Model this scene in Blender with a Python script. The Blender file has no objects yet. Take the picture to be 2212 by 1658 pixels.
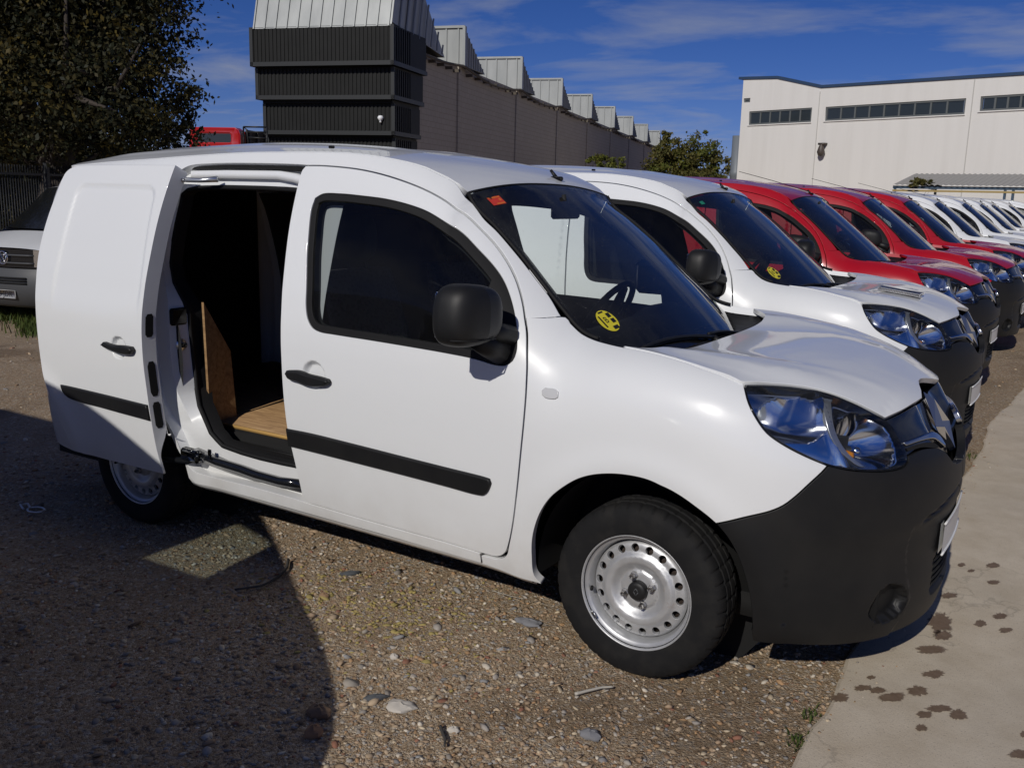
import bpy, math, random
import numpy as np
from mathutils import Vector, Matrix
from mathutils.geometry import delaunay_2d_cdt
RAD = math.radians
rng = np.random.default_rng(7); random.seed(7)
SC = bpy.context.scene
COL = SC.collection
# ------------------------------------------------------------------ camera
CAM = np.array([1.218, -3.702, 1.660]); FPX = 2028.3; YAW, PITCH, ROLL = RAD(31.40), RAD(11.46), RAD(1.463)
_f = np.array([-math.sin(YAW)*math.cos(PITCH), math.cos(YAW)*math.cos(PITCH), -math.sin(PITCH)])
_r = np.array([math.cos(YAW), math.sin(YAW), 0.]); _u = np.cross(_r, _f)
_R, _U = math.cos(ROLL)*_r+math.sin(ROLL)*_u, -math.sin(ROLL)*_r+math.cos(ROLL)*_u
cd = bpy.data.cameras.new('camera'); cam = bpy.data.objects.new('camera', cd); COL.objects.link(cam)
cd.sensor_width = 36; cd.lens = FPX/2212*36; cd.clip_end = 3000; cd.clip_start = .05
cam.matrix_world = Matrix([[_R[i], _U[i], -_f[i], CAM[i]] for i in range(3)]+[[0, 0, 0, 1]])
SC.camera = cam
# ------------------------------------------------------------------ sky, sun, exposure
SUNV = np.array([-.10, 1., -.645]); SUNV /= np.linalg.norm(SUNV)
EL = math.asin(-SUNV[2]); AZ = math.atan2(-SUNV[0], -SUNV[1])
w = bpy.data.worlds.new('World'); SC.world = w; w.use_nodes = True
nt = w.node_tree; nt.nodes.clear(); N = nt.nodes.new; L = nt.links.new
out = N('ShaderNodeOutputWorld'); bg = N('ShaderNodeBackground'); bg.inputs[1].default_value = .05
sky = N('ShaderNodeTexSky'); sky.sky_type = 'NISHITA'; sky.sun_disc = False
sky.sun_elevation = EL; sky.sun_rotation = AZ; sky.air_density = .75; sky.dust_density = 0.05; sky.ozone_density = 4.0; sky.altitude = 500
tc = N('ShaderNodeTexCoord'); sep = N('ShaderNodeSeparateXYZ'); L(tc.outputs['Generated'], sep.inputs[0])
def wm(op, a, b=None):
    n = N('ShaderNodeMath'); n.operation = op
    for i, v in enumerate((a, b)):
        if v is None: continue
        if isinstance(v, (int, float)): n.inputs[i].default_value = v
        else: L(v, n.inputs[i])
    return n.outputs[0]
# thin cirrus on a flat layer far overhead
zz = wm('MAXIMUM', wm('ADD', sep.outputs[2], .06), .02)
cx_, cy_ = wm('DIVIDE', sep.outputs[0], zz), wm('DIVIDE', sep.outputs[1], zz)
cmb = N('ShaderNodeCombineXYZ'); L(cx_, cmb.inputs[0]); L(cy_, cmb.inputs[1])
mp = N('ShaderNodeMapping'); L(cmb.outputs[0], mp.inputs[0]); mp.inputs['Rotation'].default_value = (0, 0, .5); mp.inputs['Scale'].default_value = (.75, 1.0, 1); mp.inputs['Location'].default_value = (3.1, 1.7, 0)
n1 = N('ShaderNodeTexNoise'); L(mp.outputs[0], n1.inputs['Vector']); n1.inputs['Scale'].default_value = 1.0; n1.inputs['Detail'].default_value = 9; n1.inputs['Roughness'].default_value = .58; n1.inputs['Distortion'].default_value = .35
n2 = N('ShaderNodeTexNoise'); L(mp.outputs[0], n2.inputs['Vector']); n2.inputs['Scale'].default_value = .17; n2.inputs['Detail'].default_value = 3
mul = wm('MULTIPLY', n1.outputs[0], wm('ADD', n2.outputs[0], .5))
cr = N('ShaderNodeValToRGB'); L(mul, cr.inputs[0]); cr.color_ramp.elements[0].position = .46; cr.color_ramp.elements[1].position = .70
cr.color_ramp.elements[0].color = (0, 0, 0, 1); cr.color_ramp.elements[1].color = (.60, .60, .60, 1)
hs = N('ShaderNodeHueSaturation'); hs.inputs['Saturation'].default_value = 1.22; L(sky.outputs[0], hs.inputs['Color'])
tn = N('ShaderNodeMixRGB'); tn.blend_type = 'MULTIPLY'; tn.inputs[0].default_value = 1; L(hs.outputs[0], tn.inputs[1]); tn.inputs[2].default_value = (1.06, 1.02, 1.62, 1)
mx = N('ShaderNodeMixRGB'); L(cr.outputs[0], mx.inputs[0]); L(tn.outputs[0], mx.inputs[1]); mx.inputs[2].default_value = (10.5, 10.9, 12.0, 1)
L(mx.outputs[0], bg.inputs[0]); L(bg.outputs[0], out.inputs[0])
sd = bpy.data.lights.new('sun', 'SUN'); sd.energy = 4.9; sd.angle = RAD(.53); sd.color = (1, .955, .89)
sun = bpy.data.objects.new('sun', sd); COL.objects.link(sun)
sun.rotation_euler = Vector(SUNV).to_track_quat('-Z', 'Y').to_euler()
SC.view_settings.view_transform = 'Standard'; SC.view_settings.look = 'None'; SC.view_settings.exposure = -.82; SC.view_settings.gamma = 1
SC.view_settings.use_curve_mapping = False
SC.cycles.max_bounces = 10; SC.cycles.transparent_max_bounces = 24; SC.cycles.caustics_reflective = False; SC.cycles.caustics_refractive = False
# ------------------------------------------------------------------ helpers
def ray(u, v):
    a, b = (u-1106)/FPX, -(v-829)/FPX
    return a*_R+b*_U+_f
def at(u, v, d): return CAM+ray(u, v)*d
def at_z(u, v, z=0.): r = ray(u, v); return CAM+r*((z-CAM[2])/r[2])
def at_plane(u, v, P, n): r = ray(u, v); return CAM+r*(np.dot(np.asarray(P)-CAM, n)/np.dot(r, n))
def tag(o, label=None, cat=None, group=None, kind=None):
    if label: o['label'] = label
    if cat: o['category'] = cat
    if group: o['group'] = group
    if kind: o['kind'] = kind
    return o
def thing(name, label, cat, loc=(0, 0, 0), rz=0., group=None):
    o = bpy.data.objects.new(name, None); COL.objects.link(o); o.location = loc; o.rotation_euler = (0, 0, rz); o.empty_display_size = .1
    return tag(o, label, cat, group)
class MB:
    """collects geometry for one mesh; optional per-vertex normals"""
    def __init__(s): s.v = []; s.f = []; s.n = []; s.k = 0; s.mi = []
    def add(s, V, F, Nn=None, mi=0):
        V = np.asarray(V, float).reshape(-1, 3); s.v.append(V)
        s.f += [tuple(int(i)+s.k for i in f) for f in F]; s.mi += [mi]*len(F)
        s.n.append(np.full((len(V), 3), np.nan) if Nn is None else np.asarray(Nn, float)); s.k += len(V); return s
    def box(s, lo, hi, mi=0):
        x0, y0, z0 = lo; x1, y1, z1 = hi
        return s.add([(x0, y0, z0), (x1, y0, z0), (x1, y1, z0), (x0, y1, z0), (x0, y0, z1), (x1, y0, z1), (x1, y1, z1), (x0, y1, z1)],
            [(0, 3, 2, 1), (4, 5, 6, 7), (0, 1, 5, 4), (1, 2, 6, 5), (2, 3, 7, 6), (3, 0, 4, 7)], mi=mi)
    def bbox(s, lo, hi, r=.01, mi=0):
        """box with bevelled edges (chamfered)"""
        lo = np.array(lo, float); hi = np.array(hi, float); V = []; idx = {}
        r = min(r, *((hi-lo)/2.01))
        for i in (0, 1):
            for j in (0, 1):
                for k in (0, 1):
                    c = np.array([(lo, hi)[i][0], (lo, hi)[j][1], (lo, hi)[k][2]]); sg = np.array([1-2*i, 1-2*j, 1-2*k])
                    for a in range(3):
                        p = c+sg*r; p[a] = c[a]; idx[i, j, k, a] = len(V); V.append(p)
        F = []
        for a in range(3):
            b, c = (a+1) % 3, (a+2) % 3
            for s_ in (0, 1):
                def key(p, q): t = [0, 0, 0]; t[a] = s_; t[b] = p; t[c] = q; return tuple(t)+(a,)
                q = [idx[key(0, 0)], idx[key(1, 0)], idx[key(1, 1)], idx[key(0, 1)]]; F.append(tuple(q if s_ else q[::-1]))
            for p in (0, 1):
                for q in (0, 1):
                    def kk(t, ax): m = [0, 0, 0]; m[a] = t; m[b] = p; m[c] = q; return idx[tuple(m)+(ax,)]
                    g = [kk(0, b), kk(1, b), kk(1, c), kk(0, c)]; F.append(tuple(g if p == q else g[::-1]))
        for i in (0, 1):
            for j in (0, 1):
                for k in (0, 1):
                    g = [idx[i, j, k, a] for a in range(3)]; F.append(tuple(g if (i+j+k) % 2 else g[::-1]))
        return s.add(V, F, mi=mi)
    def tube(s, pts, r, n=8, cap=True, mi=0, closed=False):
        P = np.asarray(pts, float); m = len(P); rr = np.broadcast_to(np.asarray(r, float), (m,)); V = []; F = []
        T = np.gradient(P, axis=0) if not closed else (np.roll(P, -1, 0)-np.roll(P, 1, 0))
        up = np.array([0, 0, 1.]) if abs(T[0][2]) < .9*np.linalg.norm(T[0]) else np.array([1., 0, 0])
        for i in range(m):
            t = T[i]/(np.linalg.norm(T[i])+1e-12); a = np.cross(t, up); a /= np.linalg.norm(a)+1e-12; b = np.cross(a, t); up = b
            for k in range(n):
                th = 2*math.pi*k/n; V.append(P[i]+rr[i]*(math.cos(th)*a+math.sin(th)*b))
        for i in range(m if closed else m-1):
            for k in range(n):
                j = (i+1) % m; F.append((i*n+k, i*n+(k+1) % n, j*n+(k+1) % n, j*n+k))
        if cap and not closed: F += [tuple(range(n-1, -1, -1)), tuple((m-1)*n+k for k in range(n))]
        return s.add(V, F, mi=mi)
    def lathe(s, prof, n=48, o=(0, 0, 0), ax=(0, 1, 0), mod=None, mi=0, a0=0., a1=2*math.pi):
        """prof: (radius, height along ax)"""
        ax = np.asarray(ax, float); ax /= np.linalg.norm(ax); h = np.array([0, 0, 1.]) if abs(ax[2]) < .9 else np.array([1., 0, 0])
        e = np.cross(h, ax); e /= np.linalg.norm(e); g = np.cross(ax, e); V = []; full = abs(a1-a0-2*math.pi) < 1e-6; m = len(prof); nn = n if full else n+1
        for k in range(nn):
            th = a0+(a1-a0)*k/n
            for j, (r, y) in enumerate(prof):
                if mod: r, y = mod(k, j, r, y)
                V.append(np.asarray(o)+ax*y+r*(math.cos(th)*e+math.sin(th)*g))
        F = []
        for k in range(n):
            k2 = (k+1) % nn
            for j in range(m-1): F.append((k*m+j, k*m+j+1, k2*m+j+1, k2*m+j))
        return s.add(V, F, mi=mi)
    def grid(s, A, mi=0, flip=False):
        A = np.asarray(A, float); a, b = A.shape[:2]
        F = [(i*b+j, (i+1)*b+j, (i+1)*b+j+1, i*b+j+1) for i in range(a-1) for j in range(b-1)]
        if flip: F = [f[::-1] for f in F]
        return s.add(A.reshape(-1, 3), F, mi=mi)
    def prism(s, poly, o, ex, ey, ez, d, mi=0):
        """extrude 2-D polygon (in ex, ey) by d along ez"""
        o, ex, ey, ez = (np.asarray(t, float) for t in (o, ex, ey, ez)); n = len(poly)
        a = np.array([o+p[0]*ex+p[1]*ey for p in poly]); V = np.vstack([a, a+ez*d])
        return s.add(V, [tuple(range(n-1, -1, -1)), tuple(range(n, 2*n))]+[(i, (i+1) % n, n+(i+1) % n, n+i) for i in range(n)], mi=mi)
    def mesh(s, name, mats, smooth=True, mirror=False):
        V = np.vstack(s.v).copy(); F = s.f; Nn = np.vstack(s.n)
        if mirror: V[:, 1] *= -1; F = [f[::-1] for f in F]; Nn = Nn*[1, -1, 1]
        me = bpy.data.meshes.new(name); me.from_pydata(V.tolist(), [], F); me.update()
        for m in (mats if isinstance(mats, (list, tuple)) else [mats]): me.materials.append(m)
        if any(s.mi): me.polygons.foreach_set('material_index', s.mi)
        if smooth: me.polygons.foreach_set('use_smooth', [True]*len(me.polygons))
        if not np.isnan(Nn).all():
            z = np.where(np.isnan(Nn), 0, Nn); me.normals_split_custom_set_from_vertices(z.tolist())
        return me
    def build(s, name, mats, parent=None, smooth=True, mirror=False, sharp=None):
        me = s.mesh(name, mats, smooth, mirror)
        if smooth and sharp: me.set_sharp_from_angle(angle=RAD(sharp))
        return link(name, me, parent)
def link(name, me, parent=None, loc=None):
    o = bpy.data.objects.new(name, me); COL.objects.link(o)
    if parent: o.parent = parent
    if loc is not None: o.location = loc
    return o
def copy_tree(o, parent=None, swap=None):
    c = o.copy(); COL.objects.link(c); c.parent = parent
    if parent: c.matrix_parent_inverse = o.matrix_parent_inverse.copy()
    if swap and c.type == 'MESH':
        for sl in c.material_slots:
            if sl.material in swap: m = swap[sl.material]; sl.link = 'OBJECT'; sl.material = m
    for ch in list(o.children): copy_tree(ch, c, swap)
    return c
# ------------------------------------------------------------------ materials
MAT = {}
class MT:
    def __init__(s, name):
        s.m = bpy.data.materials.new(name); s.m.use_nodes = True; s.t = s.m.node_tree; s.b = s.t.nodes['Principled BSDF']; MAT[name] = s.m
    def n(s, ty, **k):
        n = s.t.nodes.new(ty)
        for a, v in k.items():
            if a in n.inputs: n.inputs[a].default_value = v
            else: setattr(n, a, v)
        return n
    def l(s, a, b): s.t.links.new(a, b)
    def noise(s, scale, detail=5, rough=.55, dist=0., coord='Object', mapscale=None):
        c = s.n('ShaderNodeTexCoord'); n = s.n('ShaderNodeTexNoise', Scale=scale, Detail=detail, Roughness=rough, Distortion=dist); src = c.outputs[coord]
        if mapscale:
            m = s.n('ShaderNodeMapping', Scale=mapscale); s.l(src, m.inputs[0]); src = m.outputs[0]
        s.l(src, n.inputs['Vector']); return n.outputs[0]
    def ramp(s, fac, *els):
        r = s.n('ShaderNodeValToRGB'); s.l(fac, r.inputs[0]); e = r.color_ramp.elements
        while len(e) < len(els): e.new(.5)
        for i, (p, c) in enumerate(els): e[i].position = p; e[i].color = (c if isinstance(c, tuple) else (c, c, c))+(1,)
        return r.outputs[0]
    def mix(s, fac, a, b, mode='MIX'):
        m = s.n('ShaderNodeMixRGB', blend_type=mode)
        for i, v in enumerate((fac, a, b)):
            if isinstance(v, (int, float)): m.inputs[i].default_value = v if i == 0 else (v, v, v, 1)
            elif isinstance(v, tuple): m.inputs[i].default_value = v+(1,)
            else: s.l(v, m.inputs[i])
        return m.outputs[0]
    def set(s, **k):
        for a, v in k.items():
            key = {'base': 'Base Color', 'rough': 'Roughness', 'metal': 'Metallic', 'coat': 'Coat Weight', 'coatr': 'Coat Roughness', 'spec': 'Specular IOR Level', 'sheen': 'Sheen Weight', 'sub': 'Subsurface Weight', 'trans': 'Transmission Weight', 'ior': 'IOR'}[a]
            i = s.b.inputs[key]
            if isinstance(v, (int, float)): i.default_value = v
            elif isinstance(v, tuple): i.default_value = v+(1,)
            else: s.l(v, i)
        return s
    def bump(s, h, st=.3, dist=.01):
        b = s.n('ShaderNodeBump', Strength=st, Distance=dist); s.l(h, b.inputs['Height']); s.l(b.outputs[0], s.b.inputs['Normal']); return s
def plain(name, base, rough=.5, **k): return MT(name).set(base=base, rough=rough, **k).m
def paint(name, base, dirt):
    t = MT(name); d = t.noise(3.0, 8, .6); z = t.n('ShaderNodeTexCoord'); sp = t.n('ShaderNodeSeparateXYZ'); t.l(z.outputs['Object'], sp.inputs[0])
    low = t.ramp(sp.outputs[2], (.22, .75), (.42, .25), (.75, .04), (1.0, 0.)); f = t.mix(1., low, t.ramp(d, (.35, .25), (.75, 1.)), 'MULTIPLY')
    sp2 = t.ramp(t.noise(260, 2, .5), (.70, 0.), (.76, .16)); f = t.mix(1., f, sp2, 'ADD')
    t.set(base=t.mix(f, base, dirt), rough=t.ramp(d, (.3, .30), (.7, .42)), coat=.75, coatr=.035); return t.m
paint('paint_white', (.77, .785, .79), (.42, .38, .32)); paint('paint_red', (.40, .006, .014), (.2, .07, .05))
t = MT('plastic_black'); t.set(base=t.mix(t.ramp(t.noise(5, 6), (.4, 0.), (.75, .6)), (.0085, .0088, .0095), (.020, .019, .018)), rough=.5, spec=.34); t.bump(t.noise(900, 2), .12, .002)
t = MT('plastic_grey'); t.set(base=(.055, .057, .06), rough=.5); t.bump(t.noise(900, 2), .12, .002)
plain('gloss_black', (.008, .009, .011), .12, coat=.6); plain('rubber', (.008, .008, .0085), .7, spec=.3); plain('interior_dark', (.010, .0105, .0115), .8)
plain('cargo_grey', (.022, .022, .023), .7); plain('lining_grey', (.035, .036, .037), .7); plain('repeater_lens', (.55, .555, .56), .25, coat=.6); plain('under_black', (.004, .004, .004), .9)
t = MT('tyre'); t.set(base=t.mix(t.ramp(t.noise(14, 6), (.45, 0.), (.75, .55)), (.0075, .0075, .008), (.026, .024, .021)), rough=.82, spec=.3); t.bump(t.noise(300, 3), .2, .002)
plain('chrome', (.82, .83, .85), .07, metal=1.); plain('bar_chrome', (.50, .51, .53), .16, metal=1.); plain('metal_grey_inner', (.50, .51, .51), .5); plain('reflector', (.90, .91, .92), .09, metal=1.); plain('satin_silver', (.62, .64, .66), .3, metal=.9)
t = MT('rim_steel'); rs = t.ramp(t.noise(11, 7, .65), (.62, 0.), (.74, .75)); t.set(base=t.mix(rs, (.56, .565, .57), (.22, .12, .06)), metal=t.ramp(t.noise(11, 7, .65), (.62, .62), (.74, .2)), rough=t.ramp(t.noise(40, 4), (.3, .40), (.7, .52)))
plain('nut_steel', (.35, .34, .33), .35, metal=.9); plain('plate_white', (.78, .78, .76), .4, coat=.3); plain('plate_ink', (.01, .01, .012), .5)
plain('sticker_yellow', (.72, .62, .03), .4, coat=.5); plain('sticker_red', (.62, .05, .03), .4); plain('sticker_orange', (.7, .18, .03), .4); plain('sticker_green', (.02, .22, .13), .4); plain('lamp_amber', (.55, .20, .01), .2, coat=.5)
def glass(name, tint, refl, dirt=.03, speck=.5):
    t = MT(name); nt = t.t; nt.nodes.remove(t.b); o = nt.nodes['Material Output']
    tr = t.n('ShaderNodeBsdfTransparent'); tr.inputs[0].default_value = tint+(1,)
    gl = t.n('ShaderNodeBsdfGlossy', Roughness=.012); gl.inputs[0].default_value = (1, 1, 1, 1)
    fr = t.n('ShaderNodeFresnel', IOR=refl); m = t.n('ShaderNodeMixShader'); t.l(fr.outputs[0], m.inputs[0]); t.l(tr.outputs[0], m.inputs[1]); t.l(gl.outputs[0], m.inputs[2])
    df = t.n('ShaderNodeBsdfDiffuse'); df.inputs[0].default_value = (.42, .40, .36, 1); m2 = t.n('ShaderNodeMixShader')
    f = t.ramp(t.noise(7, 9, .65), (.35, dirt*.4), (.8, dirt)); sp = t.ramp(t.noise(210, 2, .5), (.715, 0.), (.74, speck))
    t.l(t.mix(1., f, sp, 'ADD'), m2.inputs[0]); t.l(m.outputs[0], m2.inputs[1]); t.l(df.outputs[0], m2.inputs[2]); t.l(m2.outputs[0], o.inputs[0]); return t.m
glass('glass_screen', (.80, .87, .85), 1.50, .03); glass('glass_side', (.62, .65, .65), 1.38, .010, 0.); glass('glass_lamp', (.96, .97, .98), 1.45, .006, .15)
t = MT('plywood'); t.set(base=t.ramp(t.noise(6, 8, .6, .6, mapscale=(1, 7, 7)), (.25, (.16, .085, .035)), (.6, (.36, .22, .10)), (.85, (.43, .29, .15))), rough=.7)
t = MT('plywood_edge'); t.set(base=(.48, .29, .09), rough=.7)
t = MT('seat_cloth'); v = t.n('ShaderNodeTexVoronoi', Scale=60.); cc = t.n('ShaderNodeTexCoord'); t.l(cc.outputs['Object'], v.inputs['Vector']); t.set(base=t.ramp(v.outputs['Distance'], (.3, (.018, .018, .02)), (.55, (.055, .055, .058))), rough=.9)
# ------------------------------------------------------------------ # ---- body surface of the van (x forward from front axle, y left, z up) ----
def pch(X,Y):
    X=np.array(X,float);Y=np.array(Y,float);h=np.diff(X);d=np.diff(Y)/h;m=np.zeros(len(X))
    for i in range(1,len(X)-1):
        if d[i-1]*d[i]>0:
            w1=2*h[i]+h[i-1];w2=h[i]+2*h[i-1];m[i]=(w1+w2)/(w1/d[i-1]+w2/d[i])
    m[0]=d[0];m[-1]=d[-1]
    def f(x):
        x=np.clip(np.asarray(x,float),X[0],X[-1]);i=np.clip(np.searchsorted(X,x)-1,0,len(X)-2)
        t=(x-X[i])/h[i];t2=t*t;t3=t2*t
        return (2*t3-3*t2+1)*Y[i]+(t3-2*t2+t)*h[i]*m[i]+(-2*t3+3*t2)*Y[i+1]+(t3-t2)*h[i]*m[i+1]
    return f
base=pch([.15,.25,.35,.5,.7,.9,1.0,1.08,1.2,1.35,1.5,1.65,1.8,1.9],[.79,.845,.868,.889,.905,.912,.911,.906,.885,.845,.80,.745,.68,.63])
_cx=[-3.5,-3.05,-2.711,-2.382,-1.987,-1.667,-1.503,-1.347,-1.197,-1.091,-1.021,-.952,-.888,-.862,-.744,-.629,-.518,-.445,-.391,-.352,-.304,-.238,-.156,-.05,.066,.178,.259,.315,.6,.9]
_cz=[1.735,1.763,1.779,1.796,1.810,1.812,1.810,1.799,1.779,1.757,1.731,1.703,1.655,1.618,1.531,1.44,1.341,1.275,1.228,1.196,1.170,1.156,1.150,1.145,1.132,1.114,1.1,1.085,1.0,.95]
_cy=[.635,.653,.66,.665,.667,.665,.66,.652,.645,.636,.63,.624,.618,.621,.639,.657,.674,.685,.693,.699,.707,.718,.735,.747,.76,.773,.782,.788,.80,.8]
zC=pch(_cx,_cz); yC=pch(_cx,_cy)
_A=[max(0,float(base(z))-y) for z,y in zip(_cz,_cy)]; _A[-2]=.07;_A[-1]=.03
Af=pch(_cx,_A); Lf=pch([-3.5,-1.2,-.9,-.45,-.1,.3,.9],[.06,.07,.10,.10,.07,.06,.06])
XS=.1; PN,QN=2.3,2.2
Nf=pch([.15,.22,.3,.38,.467,.55,.62,.69,.77,.816,.863,.92,.99,1.04,1.085,1.12,1.2],[.86,.88,.893,.897,.893,.898,.907,.906,.898,.888,.865,.828,.785,.735,.67,.58,.45])
def w0(x,z):
    d=np.clip(zC(x)-z,-.03,2.)
    r=np.hypot(x,(z-.30)); fl=.010*np.exp(-((r-.47)/.06)**2)*(np.asarray(x)<.5)
    r2=np.hypot(x+2.697,(z-.30)); fl2=.010*np.exp(-((r2-.47)/.06)**2)
    return base(z)-Af(x)*np.exp(-d/Lf(x))+fl+fl2
KS=.8
def W(s,z):
    s=np.asarray(s,float);z=np.asarray(z,float);th=np.clip((s-XS)/KS,0,np.pi/2);N=Nf(z)
    x=np.where(s<XS,s,XS+(N-XS)*np.sin(th)**(2/PN)); E=np.maximum(np.cos(th),0)**(2/QN)
    # rear corner rounding
    y=w0(x,z)*E
    rr=np.clip((-3.22-x)/.28,0,1); y=y*(1-.14*rr**2.2)
    return np.stack([x,-y,z],-1)
# ---- top surfaces ----
zRoof=pch([-3.5,-3.2,-2.7,-2.3,-2.0,-1.6,-1.4,-1.2,-1.05,-.95,-.89,-.8,-.6,-.4,-.2,-.1,0],[1.80,1.845,1.868,1.878,1.873,1.853,1.834,1.802,1.766,1.732,1.703,1.642,1.492,1.335,1.170,1.085,1.0])
def Troof(x,y):
    x=np.asarray(x,float);y=np.asarray(y,float);r=np.clip(np.abs(y)/yC(x),0,1.05)
    return np.stack([x,y,zC(x)+(zRoof(x)-zC(x))*(1-r**2.3)],-1)
_hx=[-.3,-.156,-.05,.066,.178,.259,.312,.377,.466,.553,.619,.677,.702,.736,.754,.770,.785]
_hy=[.70,.735,.747,.76,.773,.782,.785,.707,.635,.586,.553,.519,.495,.393,.307,.204,.05]
_hz=[1.156,1.150,1.145,1.132,1.114,1.1,1.083,1.077,1.066,1.044,1.017,.984,.968,.979,.987,.993,.992]
yH=pch(_hx,_hy);zH=pch(_hx,_hz)
zHood=pch([-.3,-.1,0,.1,.3,.5,.62,.7,.76,.785],[1.090,1.099,1.104,1.110,1.116,1.098,1.066,1.036,1.008,.993])
def Thood(x,y):
    x=np.asarray(x,float);y=np.asarray(y,float)
    r=np.clip(np.abs(y)/np.maximum(yH(x),.05),0,1.1)
    k=np.clip((x-.60)/.15,0,1)
    z=zH(x)+(zHood(x)-zH(x))*(1-r**3)+.016*np.exp(-((np.abs(y)-.60)/.13)**2)*np.clip((.66-x)/.25,0,1)*np.clip((.80-np.abs(y))/.1,0,1)*np.clip(1-r,0,.2)*5
    return np.stack([x,y,z],-1)

# windscreen: the pillar line carried straight on below the bonnet corner
zCw=pch([-3,-.888,-.862,-.744,-.629,-.518,-.445,-.391,-.3,-.2,-.1,.05],[1.7,1.655,1.618,1.531,1.44,1.341,1.275,1.228,1.146,1.055,.96,.81])
yCw=pch([-3,-.888,-.391,-.2,.05],[.6,.618,.693,.72,.745]); zWs=pch([-3,-.95,-.89,-.8,-.6,-.4,-.2,-.1,.05],[1.86,1.732,1.703,1.642,1.492,1.335,1.170,1.085,.955])
def Tws(x,y):
    x=np.asarray(x,float);y=np.asarray(y,float);r=np.clip(np.abs(y)/yCw(x),0,1.05)
    return np.stack([x,y,zCw(x)+(zWs(x)-zCw(x))*(1-r**2.3)],-1)
# ------------------------------------------------------------------ sheet-metal panels cut from a smooth surface
def resample(P, step=.018, closed=True, corner=42.):
    P = np.asarray(P, float); n = len(P)
    if closed:
        a = P-np.roll(P, 1, 0); b = np.roll(P, -1, 0)-P
        ang = np.degrees(np.abs((np.arctan2(b[:, 1], b[:, 0])-np.arctan2(a[:, 1], a[:, 0])+np.pi) % (2*np.pi)-np.pi)); sharp = ang > corner
    else: sharp = np.zeros(n, bool); sharp[0] = sharp[-1] = True
    outp = []; m = n if closed else n-1
    for i in range(m):
        p1, p2 = P[i], P[(i+1) % n]; p0 = P[i-1] if not sharp[i] else 2*p1-p2; p3 = P[(i+2) % n] if not sharp[(i+1) % n] else 2*p2-p1
        k = max(1, int(math.ceil(np.linalg.norm(p2-p1)/step)))
        d01 = max(np.linalg.norm(p1-p0), 1e-6)**.5; d12 = max(np.linalg.norm(p2-p1), 1e-6)**.5; d23 = max(np.linalg.norm(p3-p2), 1e-6)**.5
        m1 = ((p1-p0)/d01-(p2-p0)/(d01+d12)+(p2-p1)/d12)*d12; m2 = ((p2-p1)/d12-(p3-p1)/(d12+d23)+(p3-p2)/d23)*d12
        for t in np.arange(k)/k:
            outp.append((2*t**3-3*t*t+1)*p1+(t**3-2*t*t+t)*m1+(3*t*t-2*t**3)*p2+(t**3-t*t)*m2)
    if not closed: outp.append(P[-1])
    return np.array(outp)
def area2(P): return np.sum(P[:, 0]*np.roll(P[:, 1], -1)-np.roll(P[:, 0], -1)*P[:, 1])
def inward(P):
    """unit inward miter vectors of a CCW polygon"""
    a = P-np.roll(P, 1, 0); b = np.roll(P, -1, 0)-P
    a /= np.linalg.norm(a, axis=1)[:, None]+1e-12; b /= np.linalg.norm(b, axis=1)[:, None]+1e-12
    na = np.stack([-a[:, 1], a[:, 0]], 1); nb = np.stack([-b[:, 1], b[:, 0]], 1); m = na+nb; m /= np.linalg.norm(m, axis=1)[:, None]+1e-12
    return m/np.clip(np.sum(m*nb, 1), .5, 1)[:, None]
def inside(Q, P):
    Q = np.asarray(Q); x, y = Q[:, 0][:, None], Q[:, 1][:, None]; x0, y0 = P[:, 0][None], P[:, 1][None]; x1, y1 = np.roll(P[:, 0], -1)[None], np.roll(P[:, 1], -1)[None]
    c = ((y0 > y) != (y1 > y)) & (x < (x1-x0)*(y-y0)/(y1-y0+1e-15)+x0); return c.sum(1) % 2 == 1
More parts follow.
